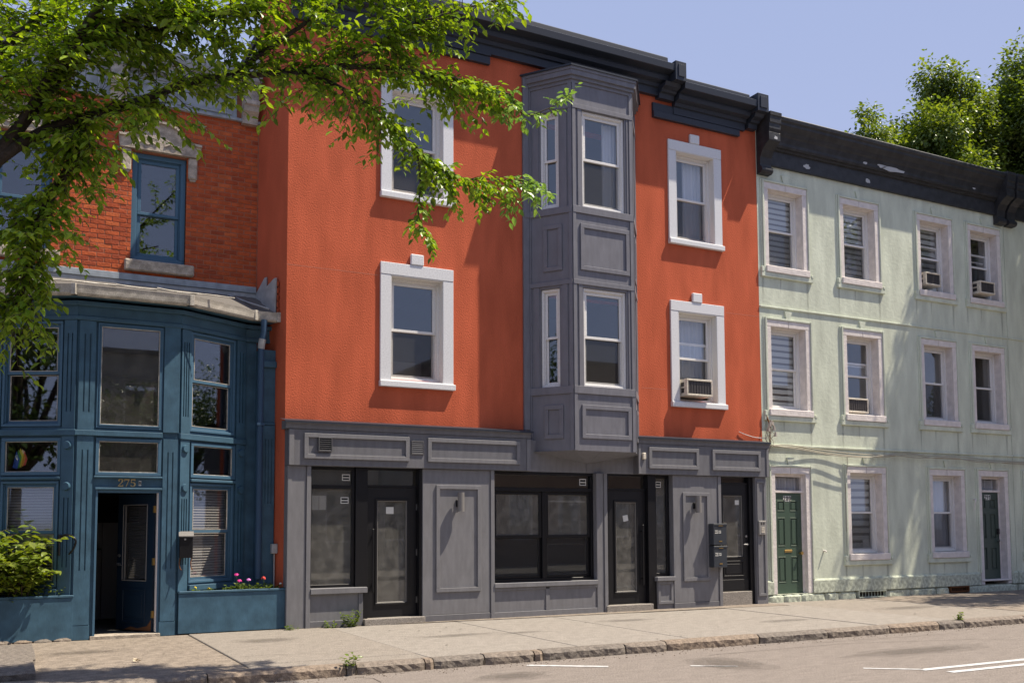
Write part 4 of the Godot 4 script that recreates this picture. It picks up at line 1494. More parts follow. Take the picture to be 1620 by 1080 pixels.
func green_building() -> void:
	var t := thing("green_building", "pale green stucco building with white framed windows and black bracketed cornice", "building", Vector3(13.5, 0, 0))
	var cols := [9.78, 11.90, 14.29, 16.0]
	var holes := []
	var wd := 1.18
	var rows := [[6.66, 8.54], [3.73, 5.69]]
	for c in cols:
		for r in rows:
			holes.append([c + 0.11, c + wd - 0.12, r[0] + 0.13, r[1] - 0.13])
	for c in [11.89, 14.42]:
		holes.append([c + 0.11, c + wd - 0.12, 0.79 + 0.13, 2.76 - 0.13])
	holes.append([9.91, 10.74, 0.155, 2.57])
	holes.append([16.17, 17.0, 0.155, 2.63])
	# basement openings under the wall are in the stone course
	var wall := green_shell(t, 9.615, 17.335, holes)
	for i in 4:
		var x: float = cols[i]
		var o := {}
		o = [{"zebra": 13}, {"zebra": 13}, {"zebra": 11, "raised": 0.28}, {"raised": 0.30, "rail": 7.75}][i]
		green_window(t, x, x + wd, 6.66, 8.54, o)
		o = [{"zebra": 12, "screen": false}, {"raised": 0.28, "rail": 4.95, "screen": false}, {}, {}][i]
		green_window(t, x, x + wd, 3.73, 5.69, o)
	var gw := green_window(t, 11.89, 13.07, 0.79, 2.76, {"zebra": 10})
	sheet("paper_notice", gw, 12.62, 12.82, 1.02, 1.22, -0.27, M.paper)
	green_window(t, 14.42, 15.60, 0.79, 2.76, {"curtain": 1})
	# doors
	for k in 2:
		var x0 := 9.80 if k == 0 else 16.06
		var x1 := x0 + 1.06
		var y0 := 0.165 if k == 0 else 0.27
		var yt := 2.18 if k == 0 else 2.27
		var top := 2.70 if k == 0 else 2.77
		var st := sn()
		var fx0 := x0 + 0.112
		var fx1 := x1 - 0.122
		var z := -0.085 if k == 0 else -0.14
		box(st, fx0, yt + 0.005, z - 0.05, fx1, yt + 0.055, z + 0.03, 0.004)
		box(st, fx0, top - 0.19, z - 0.05, fx1, top - 0.137, z + 0.02, 0.004)
		for s in [[fx0, fx0 + 0.025], [fx1 - 0.05, fx1]]:
			box(st, s[0], yt + 0.055, z - 0.05, s[1], top - 0.19, z + 0.02, 0.004)
			box(st, s[0], y0, z - 0.05, s[1] if k == 0 else s[1], yt + 0.004, z + 0.004)
		var f := put("door_surround", st, M.trim_pink, t)
		green_surround(f, x0, x1, 0.16, top, true)
		pane(f, fx0 + 0.025, fx1 - 0.05, yt + 0.055, top - 0.19, z - 0.02)
		curtain(f, fx0 + 0.03, fx1 - 0.05, yt + 0.05, top - 0.2, z - 0.12, 9)
		var mat: Material = M.green_door if k == 0 else M.green_door_dark
		var d := six_panel_door(t, fx0 + 0.027, fx1 - 0.052, y0, yt, z, mat)
		var xm := (fx0 + fx1) / 2 - 0.012
		st = sn()
		box(st, xm - 0.105, yt - 0.17, z + 0.001, xm + 0.105, yt - 0.055, z + 0.003)
		put("number_plate", st, M.paper, d)
		text_on("number_text", "289" if k == 0 else "291", 0.095, Vector3(xm, yt - 0.1125, z + 0.0045), M.ink, d, 0.002)
		if k == 0:
			st = sn()
			box(st, xm - 0.10, 0.985, z, xm + 0.10, 1.035, z + 0.01, 0.003)
			put("letter_slot", st, M.brass, d)
			st = sn()
			tube(st, [Vector3(fx1 - 0.115, 0.965, z), Vector3(fx1 - 0.115, 0.965, z + 0.03), Vector3(fx1 - 0.115, 0.965, z + 0.06), Vector3(fx1 - 0.115, 0.965, z + 0.075)], 0.018, 0.034, 14)
			put("knob", st, M.brass, d)
		else:
			st = sn()
			box(st, fx1 - 0.15, 1.30, z, fx1 - 0.07, 1.43, z + 0.035, 0.008)
			put("lock_pad", st, M.metal_black, d)
			st = sn()
			tube(st, [Vector3(fx1 - 0.11, 1.15, z), Vector3(fx1 - 0.11, 1.15, z + 0.035), Vector3(fx1 - 0.11, 1.15, z + 0.07), Vector3(fx1 - 0.11, 1.15, z + 0.08)], 0.02, 0.033, 14)
			put("knob", st, M.steel, d)
			st = sn()
			box(st, x0 + 0.03, 0.235, -0.2, x1 - 0.03, 0.268, 0.05, 0.006)
			put("door_sill", st, M.trim_pink, d)
	# plinth band and string courses
	for s in [[10.865, 16.0], [9.62, 9.80], [17.12, 17.33]]:
		var st := sn()
		sweep(st, [Vector2(0.0, 0.16), Vector2(0.045, 0.16), Vector2(0.045, 0.40), Vector2(0.03, 0.425), Vector2(0.0, 0.44)], s[0], s[1])
		put("plinth", st, M.plinth_green, wall)
	var st := sn()
	box(st, 9.62, 5.93, -0.01, 17.33, 5.965, 0.028, 0.006)
	put("string_course", st, M.stucco_green, wall)
	st = sn()
	box(st, 9.62, 3.115, -0.01, 17.33, 3.155, 0.034, 0.006)
	put("string_course", st, M.stucco_green, wall)
	foundation_stones(t, 9.62, 17.33, 77, [[12.1, 12.98], [14.95, 15.62]])
	basement_grate(t, 12.12, 12.96, 0.0, 0.15, M.plinth_green)
	basement_grate(t, 14.97, 15.60, 0.02, 0.15, M.rust)
	st = sn()
	box(st, 9.62, -0.1, -0.35, 17.33, 0.15, -0.06)
	put("foundation_core", st, M.crack, t)
	# cornice with scroll brackets at the ends
	green_cornice(t, 9.93, 16.98)
	scroll_bracket(t, 9.625, 9.925)
	scroll_bracket(t, 16.985, 17.275)
	flake(t, 13.4, 9.335, 0.40, 0.055, 0.181, 5)
	flake(t, 13.05, 9.36, 0.14, 0.045, 0.181, 6)
	flake(t, 12.55, 9.36, 0.07, 0.06, 0.174, 7)
	flake(t, 12.75, 9.02, 0.07, 0.06, 0.055, 8)
	flake(t, 10.95, 9.03, 0.10, 0.06, 0.055, 9)
	flake(t, 9.80, 9.32, 0.045, 0.04, 0.386, 10)
	flake(t, 16.1, 9.36, 0.05, 0.03, 0.173, 11)
	# the next house of the row
	var u := thing("green_house", "next pale green stucco house, past the vertical joint at the right edge", "building", Vector3(21, 0, 0))
	var holes2 := []
	var spots2 := []
	for r in [[6.66, 8.54], [3.73, 5.69], [0.79, 2.76]]:
		for c in [17.70 if r[0] < 1.0 else 18.25, 20.2, 22.4]:
			spots2.append([c, r])
			holes2.append([c + 0.11, c + wd - 0.12, r[0] + 0.13, r[1] - 0.13])
	var wall2 := green_shell(u, 17.35, 24.5, holes2)
	for s in spots2:
		green_window(u, s[0], s[0] + wd, s[1][0], s[1][1], {"curtain": 1})
	st = sn()
	box(st, 17.36, 5.93, -0.01, 24.5, 5.965, 0.028, 0.006)
	put("string_course", st, M.stucco_green, wall2)
	st = sn()
	box(st, 17.36, 3.115, -0.01, 24.5, 3.155, 0.034, 0.006)
	put("string_course", st, M.stucco_green, wall2)
	st = sn()
	sweep(st, [Vector2(0.0, 0.16), Vector2(0.045, 0.16), Vector2(0.045, 0.40), Vector2(0.03, 0.425), Vector2(0.0, 0.44)], 17.36, 24.5)
	put("plinth", st, M.plinth_green, wall2)
	st = sn()
	box(st, 17.36, -0.1, -0.35, 24.5, 0.15, -0.06)
	put("foundation_core", st, M.crack, u)
	foundation_stones(u, 17.36, 24.5, 78, [])
	green_cornice(u, 17.66, 24.5)
	scroll_bracket(u, 17.36, 17.65)


func green_extras() -> void:
	air_conditioner("air conditioner with rust brown cheek in the third top floor green window", 14.49, 15.0, 6.93, 7.22, -0.22, 0.06)
	air_conditioner("cream air conditioner jutting from the rightmost top floor green window", 16.2, 16.73, 6.90, 7.19, -0.22, 0.17)
	air_conditioner("air conditioner flush in the second middle floor window of the green building", 12.10, 12.72, 3.93, 4.24, -0.24, -0.08)
	# power cables along the wall
	var t := thing("power_cable", "sagging bundle of pale cables strung along the green wall under the string course", "cable", Vector3(13.5, 3.0, 0.1))
	var sag := [[[9.75, 3.12], [10.3, 3.14], [11.1, 3.08], [12.0, 3.03], [12.9, 3.02], [13.6, 3.09], [14.4, 3.05], [15.3, 3.06], [16.3, 3.02], [17.3, 3.0], [18.6, 3.0]], [[9.75, 3.10], [10.4, 3.10], [11.2, 3.02], [12.1, 2.97], [12.9, 2.98], [13.7, 3.05], [14.5, 3.0], [15.4, 3.0], [16.4, 2.98], [17.3, 2.94], [18.6, 2.95]], [[9.75, 3.11], [10.5, 3.06], [11.4, 2.97], [12.3, 2.95], [13.1, 3.02], [14.0, 2.99], [15.0, 3.02], [16.0, 2.95], [17.3, 2.97], [18.6, 2.93]]]
	for i in sag.size():
		var p := []
		for j in sag[i].size():
			p.append(Vector3(sag[i][j][0], sag[i][j][1], 0.07 + 0.035 * i + 0.02 * sin(j * 2.1 + i)))
		var st := sn()
		tube(st, curve_through(p, 5), 0.011, 0.011, 6)
		put("cable", st, M.cable_beige, t)
	var st := sn()
	tube(st, curve_through([Vector3(11.86, 3.02, 0.08), Vector3(11.88, 2.7, 0.05), Vector3(11.84, 2.3, 0.03), Vector3(11.84, 1.4, 0.03)], 4), 0.008, 0.008, 5)
	put("drop_cable", st, M.cable_beige, t)
	st = sn()
	tube(st, curve_through([Vector3(9.75, 3.1, 0.08), Vector3(9.66, 2.8, 0.06), Vector3(9.60, 2.55, 0.06), Vector3(9.56, 2.3, 0.05)], 4), 0.008, 0.008, 5)
	tube(st, curve_through([Vector3(9.72, 3.1, 0.1), Vector3(9.62, 2.95, 0.07), Vector3(9.66, 2.75, 0.06), Vector3(9.70, 2.95, 0.08), Vector3(9.74, 3.1, 0.1)], 4), 0.007, 0.007, 5)
	put("cable_loop", st, M.cable_beige, t)
	t = thing("insulator_rack", "rack of porcelain insulators with tangled wires at the seam of red and green walls", "insulator", Vector3(9.72, 3.2, 0.1))
	st = sn()
	tube(st, [Vector3(9.70, 3.75, 0.03), Vector3(9.72, 3.5, 0.12), Vector3(9.70, 3.15, 0.12)], 0.014, 0.014, 6)
	put("rod", st, M.rust, t)
	rng.seed = 12
	for i in 6:
		st = sn()
		var x := 9.66 + 0.035 * i
		var y := 3.26 + 0.27 * sin(0.5 + i * 0.5)
		tube(st, [Vector3(x, y, 0.14), Vector3(x, y + 0.03, 0.14), Vector3(x, y + 0.06, 0.14), Vector3(x, y + 0.09, 0.14)], 0.032, 0.02, 8)
		put("insulator", st, M.porcelain, t)
	st = sn()
	for i in 6:
		var p := []
		for j in 5:
			p.append(Vector3(9.70 + rng.randf_range(-0.08, 0.14), 3.48 - 0.09 * j + rng.randf_range(-0.05, 0.05), 0.12 + rng.randf_range(-0.05, 0.05)))
		tube(st, curve_through(p, 3), 0.006, 0.006, 5)
	put("wire", st, M.cable_beige, t)
	st = sn()
	tube(st, curve_through([Vector3(9.68, 3.26, 0.08), Vector3(9.4, 3.27, 0.04), Vector3(9.15, 3.32, 0.03), Vector3(9.0, 3.37, 0.02)], 4), 0.008, 0.008, 5)
	put("wire_to_red_wall", st, M.trim_pink, t)
	t = thing("hose_bib", "small tap on the green wall between first door and window", "tap", Vector3(11.2, 1.0, 0))
	st = sn()
	tube(st, [Vector3(11.2, 1.0, 0.0), Vector3(11.2, 1.0, 0.05), Vector3(11.2, 0.98, 0.08)], 0.02, 0.012, 8)
	put("spout", st, M.trim_pink, t)
	t = thing("wall_tap", "small tap high on the green wall left of door 291", "tap", Vector3(15.9, 2.1, 0))
	st = sn()
	tube(st, [Vector3(15.9, 2.1, 0.0), Vector3(15.9, 2.1, 0.06), Vector3(15.86, 2.0, 0.07), Vector3(15.85, 1.85, 0.04)], 0.02, 0.01, 8)
	put("spout", st, M.trim_pink, t)


# ---------------------------------------------------------------- the blue house with its brick upper floor
func fluted(parent: Node3D, s0: float, s1: float, ya: float, yb: float, y0: float, y1: float, mat: Material, n := 3) -> void:
	# a pilaster board from ya to yb with n flutes sunk between y0 and y1
	var holes := []
	var w := s1 - s0
	for i in n:
		var c := s0 + w * (i + 1.0) / (n + 1.0)
		holes.append([c - 0.009, c + 0.009, y0, y1])
	var st := sn()
	slab(st, s0, s1, ya, yb, 0.034, 0.018, holes)
	box(st, s0 + 0.002, ya, 0.001, s1 - 0.002, yb, 0.0159)
	put("pilaster", st, mat, parent)


func rosette(parent: Node3D, s: float, y: float) -> void:
	var st := sn()
	tube(st, [Vector3(s, y, 0.034), Vector3(s, y, 0.05), Vector3(s, y, 0.062), Vector3(s, y, 0.07)], 0.062, 0.05, 18)
	put("rosette", st, M.blue_wood, parent)


func bay_frame(p: Vector3, q: Vector3) -> Transform3D:
	var d := (q - p).normalized()
	return Transform3D(Basis(d, Vector3.UP, d.cross(Vector3.UP)), p)


func bay_side(t: Node3D, called: String, p: Vector3, q: Vector3) -> Node3D:
	var o := Node3D.new()
	t.add_child(o)
	o.name = called
	o.position = -t.position
	XF = bay_frame(p, q)
	var w := p.distance_to(q)
	var st := sn()
	slab(st, 0.0, w, 0.0, 4.50, 0.0, 0.06, [[0.175, 1.035, 2.94, 4.43], [0.20, 1.05, 2.26, 2.79], [0.20, 1.03, 0.72, 2.19]])
	put("wall_board", st, M.blue_wood, o)
	for e in [[-0.01, w + 0.01, 2.815, 2.90], [0.20, 1.05, 2.205, 2.245], [0.20, 1.05, 0.62, 0.70]]:
		st = sn()
		box(st, e[0], e[2], 0.001, e[1], e[3], 0.053, 0.006)
		put("ledge", st, M.blue_wood, o)
	sliding(o, 0.18, 1.03, 2.945, 4.425, 0.02, M.blue_window, {"meet": 3.70, "frame": 0.036, "sash": 0.03, "screen": false, "bead": M.gutter_grey})
	st = sn()
	ring(st, 0.205, 1.045, 2.265, 2.785, 0.048, -0.04, 0.03)
	var tw := put("transom_window", st, M.blue_window, o)
	pane(tw, 0.255, 0.995, 2.314, 2.736, -0.01)
	st = sn()
	ring(st, 0.255, 0.995, 2.314, 2.736, 0.009, -0.009, 0.01, 0.0)
	put("glass_bead", st, M.gutter_grey, tw)
	var lw := sliding(o, 0.205, 1.025, 0.725, 2.185, 0.02, M.blue_window, {"meet": 1.48, "frame": 0.036, "sash": 0.03, "screen": false, "bead": M.gutter_grey})
	# slatted blind behind the lower window
	for i in 34:
		var y := 0.82 + i * 0.039
		st = sn()
		poly(st, [Vector3(0.25, y, -0.105), Vector3(0.98, y, -0.105), Vector3(0.98, y + 0.031, -0.125), Vector3(0.25, y + 0.031, -0.125)], Vector3(0, 0, 1))
		put("blind_slat", st, M.blind_grey, lw)
	for s in ([[0.01, 0.172], [1.055, w - 0.01]]):
		fluted(o, s[0], s[1], 2.905, 4.435, 3.15, 4.25, M.blue_wood, 2 if s[0] > 0.5 else 3)
		fluted(o, s[0], s[1], 0.60, 2.81, 1.0, 1.95, M.blue_wood, 2 if s[0] > 0.5 else 3)
		rosette(o, (s[0] + s[1]) / 2, 2.68)
		rosette(o, (s[0] + s[1]) / 2, 2.11)
	XF = Transform3D.IDENTITY
	return o


func blue_house() -> void:
	var t := thing("blue_house", "brick house over a blue wooden bay shopfront with an open door numbered 275", "building", Vector3(-2.6, 0, 0))
	var a := Vector3(-4.025, 0, -0.52)
	var b := Vector3(-2.95, 0, 0.10)
	var c := Vector3(-1.58, 0, 0.10)
	var d := Vector3(-0.505, 0, -0.52)
	bay_side(t, "bay_left_side", a, b)
	bay_side(t, "bay_right_side", c, d)
	# the grab handle on the left corner post
	var st := sn()
	tube(st, curve_through([Vector3(-3.10, 1.42, 0.06), Vector3(-3.06, 1.44, 0.16), Vector3(-2.98, 1.43, 0.28), Vector3(-2.93, 1.36, 0.32), Vector3(-2.95, 1.26, 0.28), Vector3(-3.0, 1.18, 0.2)], 4), 0.014, 0.014, 8)
	tube(st, [Vector3(-3.12, 1.45, 0.06), Vector3(-3.12, 1.3, 0.06), Vector3(-3.12, 1.16, 0.06)], 0.016, 0.016, 6)
	put("grab_handle", st, M.metal_black, t)
	# the middle face with the door
	var o := Node3D.new()
	t.add_child(o)
	o.name = "bay_front"
	o.position = -t.position
	XF = bay_frame(b, c)
	var w := b.distance_to(c)
	st = sn()
	slab(st, 0.0, w, 0.0, 4.50, 0.0, 0.06, [[0.25, 1.135, 2.93, 4.43], [0.25, 1.135, 2.265, 2.80], [0.285, 1.125, 0.0, 2.065]])
	put("wall_board", st, M.blue_wood, o)
	for e in [[-0.02, w - 0.23, 2.82, 2.895], [0.24, 1.15, 2.235, 2.262], [0.26, 1.15, 2.068, 2.098]]:
		st = sn()
		box(st, e[0], e[2], 0.001, e[1], e[3], 0.055, 0.006)
		put("ledge", st, M.blue_wood, o)
	st = sn()
	ring(st, 0.252, 1.133, 2.935, 4.425, 0.03, -0.05, 0.02)
	ring(st, 0.283, 1.102, 2.967, 4.393, 0.018, -0.05, 0.03)
	var bw := put("fixed_window", st, M.blue_window, o)
	pane(bw, 0.301, 1.084, 2.986, 4.374, 0.0)
	st = sn()
	ring(st, 0.302, 1.083, 2.987, 4.373, 0.010, 0.001, 0.024, 0.0)
	put("glass_bead", st, M.gutter_grey, bw)
	sheet("dust_on_glass", bw, 0.302, 1.083, 2.987, 4.373, -0.004, M.film)
	st = sn()
	ring(st, 0.255, 1.13, 2.27, 2.795, 0.045, -0.05, 0.03)
	var tw := put("transom_window", st, M.blue_window, o)
	pane(tw, 0.30, 1.085, 2.315, 2.75, -0.01)
	st = sn()
	ring(st, 0.301, 1.084, 2.316, 2.749, 0.010, -0.009, 0.012, 0.0)
	put("glass_bead", st, M.gutter_grey, tw)
	sheet("dust_on_glass", tw, 0.30, 1.085, 2.315, 2.75, -0.014, M.film)
	fluted(o, 0.015, 0.225, 2.90, 4.435, 3.15, 4.25, M.blue_wood, 2)
	fluted(o, 0.015, 0.225, 0.205, 2.815, 0.95, 2.62, M.blue_wood, 2)
	st = sn()
	box(st, 1.145, 2.90, 0.001, w - 0.005, 4.45, 0.036, 0.004)
	put("plain_pilaster", st, M.blue_wood, o)
	fluted(o, 1.155, 1.355, 0.205, 2.81, 0.95, 2.62, M.blue_wood, 2)
	for s in [[0.0, 0.24], [1.135, w]]:
		st = sn()
		box(st, s[0] + 0.005, 0.0, 0.001, s[1] - 0.01, 0.20, 0.032, 0.004)
		put("pilaster_foot", st, M.blue_wood, o)
	# door lining
	st = sn()
	box(st, 0.272, 0.04, -0.18, 0.30, 2.065, 0.03)
	box(st, 1.11, 0.04, -0.18, 1.135, 2.065, 0.01)
	box(st, 0.30, 2.03, -0.18, 1.11, 2.065, 0.01)
	put("door_lining", st, M.blue_window, o)
	st = sn()
	box(st, 1.095, 0.06, -0.12, 1.1095, 2.03, 0.004)
	put("hinge_jamb", st, M.trim_pink, o)
	st = sn()
	box(st, 0.24, -0.03, -0.25, 1.16, 0.045, 0.06, 0.006)
	put("threshold", st, M.stone, o)
	text_on("number_text", "275", 0.105, Vector3(0.68, 2.165, 0.008), M.gold_paint, o, 0.012, "Droid Serif")
	st = sn()
	box(st, 0.835, 2.13, 0.001, 0.87, 2.20, 0.006)
	put("letter_plate", st, M.paper, o)
	text_on("letter_text", "B", 0.045, Vector3(0.852, 2.165, 0.007), M.ink, o, 0.002)
	# the door, standing open into the hall
	var hinge := XF * Vector3(1.085, 0, -0.10)
	XF = Transform3D(Basis(Vector3.UP, deg_to_rad(-58.0)), hinge)
	st = sn()
	slab(st, -0.78, 0.0, 0.06, 2.02, 0.022, 0.044, [[-0.65, -0.15, 0.78, 1.86]])
	ring(st, -0.65, -0.15, 0.16, 0.66, 0.03, 0.0225, 0.034, 0.006)
	box(st, -0.58, 0.25, 0.0225, -0.22, 0.57, 0.03, 0.006)
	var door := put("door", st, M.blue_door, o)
	pane(door, -0.65, -0.15, 0.78, 1.86, 0.005)
	st = sn()
	ring(st, -0.665, -0.135, 0.765, 1.875, 0.015, 0.0225, 0.032)
	box(st, -0.635, 0.78, 0.004, -0.615, 1.86, 0.02)
	put("glass_bead", st, M.lamp_grey, door)
	for i in 30:
		st = sn()
		var y := 0.80 + i * 0.035
		poly(st, [Vector3(-0.60, y, -0.02), Vector3(-0.16, y, -0.02), Vector3(-0.16, y + 0.028, -0.035), Vector3(-0.60, y + 0.028, -0.035)], Vector3(0, 0, 1))
		put("blind_slat", st, M.room_dark, door)
	st = sn()
	tube(st, [Vector3(-0.73, 1.0, 0.02), Vector3(-0.73, 1.0, 0.05), Vector3(-0.73, 1.0, 0.07)], 0.026, 0.02, 12)
	tube(st, [Vector3(-0.73, 1.0, 0.07), Vector3(-0.68, 0.99, 0.075), Vector3(-0.63, 0.99, 0.07)], 0.01, 0.008, 6)
	tube(st, [Vector3(-0.73, 1.13, 0.02), Vector3(-0.73, 1.13, 0.04)], 0.024, 0.022, 12)
	put("handle", st, M.steel, door)
	st = sn()
	for y in [0.3, 1.05, 1.8]:
		box(st, -0.012, y - 0.05, 0.0, 0.014, y + 0.05, 0.035)
	put("hinge", st, M.brass, door)
	st = sn()
	plate(st, [Vector2(-0.62, 0.062), Vector2(-0.02, 0.062), Vector2(-0.02, 0.22), Vector2(-0.10, 0.13), Vector2(-0.3, 0.09), Vector2(-0.45, 0.11), Vector2(-0.55, 0.08)], 0.0225, 0.026)
	put("rusty_kick_edge", st, M.rust, door)
	XF = Transform3D.IDENTITY
	# inside the bay: hall walls, floors, ceilings
	st = sn()
	box(st, -6.2, -0.1, -6, -0.3, 0.035, -0.55)
	prism(st, [Vector2(-3.9, -0.55), Vector2(-2.9, 0.03), Vector2(-1.62, 0.03), Vector2(-0.6, -0.55)], -0.1, 0.035)
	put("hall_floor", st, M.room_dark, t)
	st = sn()
	box(st, -6.2, 0.035, -6.2, -0.3, 8.695, -6.0)
	box(st, -6.3, 0.0, -6.0, -6.2, 8.695, -1.21)
	box(st, -6.3, 0.0, -0.95, -6.2, 4.9, -0.6)
	box(st, -1.72, 0.035, -3.0, -1.66, 2.85, -0.45)
	box(st, -2.98, 0.035, -3.0, -2.92, 2.85, -0.2)
	box(st, -0.60, 0.035, -6.0, -0.52, 5.0, -0.94)
	prism(st, [Vector2(-3.9, -0.55), Vector2(-2.9, 0.02), Vector2(-1.64, 0.02), Vector2(-0.62, -0.55), Vector2(-0.62, -6), Vector2(-6.2, -6), Vector2(-6.2, -0.55)], 2.85, 2.93)
	prism(st, [Vector2(-3.9, -0.55), Vector2(-2.9, 0.02), Vector2(-1.64, 0.02), Vector2(-0.62, -0.55), Vector2(-0.62, -6), Vector2(-6.2, -6), Vector2(-6.2, -0.55)], 4.55, 4.63)
	box(st, -6.2, 5.15, -6.0, -0.35, 5.25, -1.22)
	box(st, -0.42, 5.26, -6.0, -0.32, 8.695, -1.21)
	box(st, -6.2, 8.7, -6.2, -0.3, 8.8, -1.208)
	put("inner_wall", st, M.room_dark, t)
	st = sn()
	box(st, -6.42, -0.1, -6.2, -6.305, 9.0, -0.905)
	box(st, -6.42, -0.1, -0.9, -6.205, 4.70, -0.53)
	put("party_wall", st, M.brick1, t)
	for k in [[-2.91, -2.35, 0.05, 1.18], [-2.91, -2.35, 1.20, 1.62], [-2.34, -1.75, 0.05, 1.62]]:
		st = sn()
		box(st, k[0], k[2], -2.6, k[1], k[3], -2.5, 0.004)
		put("hall_panel", st, M.blind_grey, t)
	# flank between bay and red wall
	st = sn()
	box(st, -0.505, 0.0, -0.60, -0.33, 4.66, -0.52)
	put("flank_board", st, M.blue_wood, t)
	XF = Transform3D(Basis.IDENTITY, Vector3(0, 0, -0.29))
	st = sn()
	box(st, -0.335, 0.0, -0.25, -0.085, 4.30, 0.0)
	box(st, -0.345, 4.02, 0.0, -0.075, 4.12, 0.05, 0.008)
	box(st, -0.335, 3.12, 0.0, -0.085, 3.15, 0.03, 0.004)
	put("end_pilaster", st, M.blue_wood, t)
	XF = Transform3D(Basis.IDENTITY, Vector3(0, 0, -0.2895))
	var eo := Node3D.new()
	t.add_child(eo)
	eo.name = "end_pilaster_flutes"
	eo.position = -t.position
	fluted(eo, -0.33, -0.09, 0.4, 3.11, 1.9, 2.9, M.blue_wood, 4)
	XF = Transform3D.IDENTITY
	st = sn()
	box(st, -5.9, 0.0, -0.60, -4.03, 4.66, -0.52)
	put("flank_board", st, M.blue_wood, t)
	# planter boxes
	for k in [[-1.545, 0.0, true], [-6.0, -2.93, false]]:
		var pn := "planter"
		st = sn()
		var x0: float = k[0]
		var x1: float = k[1]
		box(st, x0, 0.015, 0.105, x1, 0.585, 0.135, 0.004)
		box(st, x0 - 0.008, 0.587, 0.085, x1 + 0.005, 0.62, 0.15, 0.006)
		if k[2]:
			box(st, x1 - 0.03, 0.015, -0.25, x1, 0.585, 0.103)
		var pl := put(pn, st, M.blue_wood, t)
		st = sn()
		if k[2]:
			prism(st, [Vector2(-1.54, 0.1), Vector2(-0.03, 0.1), Vector2(-0.03, -0.28), Vector2(-0.5, -0.5)], 0.02, 0.56)
		else:
			prism(st, [Vector2(-5.95, 0.1), Vector2(-2.94, 0.1), Vector2(-4.0, -0.5), Vector2(-5.95, -0.5)], 0.02, 0.56)
		put("planter_soil", st, M.soil, pl)
	# ragged masonry foot under the left planter
	rng.seed = 9
	for i in 7:
		st = sn()
		rough_stone(st, -4.6 + i * 0.24, -4.38 + i * 0.24, -0.03, 0.05, -0.05, 0.165, 0.012)
		put("foundation_stone", st, M["granite%d" % (i % 3)], t)
	# entablature, crown and soffit under the gutter
	var runs := [[Vector3(-5.9, 0, -0.52), a], [a, b], [b, c], [c, d], [d, Vector3(-0.10, 0, -0.52)]]
	for r in runs:
		XF = bay_frame(r[0], r[1])
		var l: float = (r[0] as Vector3).distance_to(r[1])
		st = sn()
		box(st, -0.012, 4.44, 0.001, l + 0.012, 4.50, 0.05, 0.006)
		box(st, -0.006, 4.502, -0.06, l + 0.006, 4.70, 0.03, 0.003)
		box(st, -0.03, 4.64, 0.031, l + 0.03, 4.70, 0.10, 0.006)
		put("entablature", st, M.blue_wood, t)
	XF = Transform3D.IDENTITY
	# gutter, roof, flashing
	var g := [Vector2(-5.9, -0.17), Vector2(-4.15, -0.17), Vector2(-3.05, 0.42), Vector2(-1.48, 0.42), Vector2(-0.42, -0.17), Vector2(-0.07, -0.17)]
	st = sn()
	for i in g.size() - 1:
		var p := Vector3(g[i].x, 0, g[i].y)
		var q := Vector3(g[i + 1].x, 0, g[i + 1].y)
		XF = bay_frame(p, q)
		var l := p.distance_to(q)
		var prof := [Vector2(-0.11, 4.735), Vector2(-0.03, 4.735), Vector2(-0.012, 4.76), Vector2(-0.006, 4.82), Vector2(0.0, 4.85), Vector2(0.006, 4.875), Vector2(-0.012, 4.875), Vector2(-0.018, 4.78), Vector2(-0.11, 4.775)]
		sweep(st, prof, -0.02 if i > 0 else 0.0, l + (0.02 if i < 4 else 0.0))
		XF = Transform3D.IDENTITY
	put("gutter", st, M.gutter_grey, t)
	st = sn()
	for i in g.size() - 1:
		XF = bay_frame(Vector3(g[i].x, 0, g[i].y), Vector3(g[i + 1].x, 0, g[i + 1].y))
		var l: float = g[i].distance_to(g[i + 1])
		box(st, l - 0.03, 4.73, -0.04, l + 0.03, 4.885, 0.011, 0.003)
	XF = Transform3D.IDENTITY
	put("gutter_joint", st, M.gutter_grey, t)
	st = sn()
	for i in g.size() - 1:
		var p := Vector3(g[i].x, 4.74, g[i].y - 0.05)
		var q := Vector3(g[i + 1].x, 4.74, g[i + 1].y - 0.05)
		poly(st, [p, q, Vector3(q.x, 4.74, -0.9), Vector3(p.x, 4.74, -0.9)], Vector3(0, -1, 0))
	put("soffit", st, M.blue_wood, t)
	st = sn()
	for i in g.size() - 1:
		var p := Vector3(g[i].x, 4.865, g[i].y - 0.03)
		var q := Vector3(g[i + 1].x, 4.865, g[i + 1].y - 0.03)
		var pt := Vector3(minf(g[i].x, -0.24), 5.25, -0.89)
		var qt := Vector3(minf(g[i + 1].x, -0.24), 5.25, -0.89)
		poly(st, [p, q, qt], Vector3(0, 1, 0.3))
		poly(st, [p, qt, pt], Vector3(0, 1, 0.3))
	put("porch_roof", st, M.shingle_grey, t)
	rng.seed = 4
	for i in 4:
		st = sn()
		var x0 := -3.6 + i * 0.55
		var pp := [Vector3(x0, 4.93 + 0.01 * i, 0.30), Vector3(x0 + 0.3, 4.93, 0.31), Vector3(x0 + 0.7, 4.94, 0.30), Vector3(x0 + 1.1, 4.93, 0.29)]
		tube(st, curve_through(pp, 3), 0.012, 0.009, 5)
		put("fallen_stick", st, M.gutter_grey, t)
	st = sn()
	tube(st, [Vector3(-0.75, 5.21, -0.72), Vector3(-0.5, 5.06, -0.45), Vector3(-0.22, 4.93, -0.2)], 0.014, 0.014, 6)
	put("roof_strip", st, M.sheet_grey, t)
	st = sn()
	box(st, -6.2, 5.31, -0.90, -0.27, 5.415, -0.855, 0.006)
	put("flashing", st, M.sheet_bluegrey, t)
	st = sn()
	box(st, -6.2, 5.2, -0.90, -0.27, 5.308, -0.872, 0.004)
	put("flashing_board", st, M.sheet_grey, t)
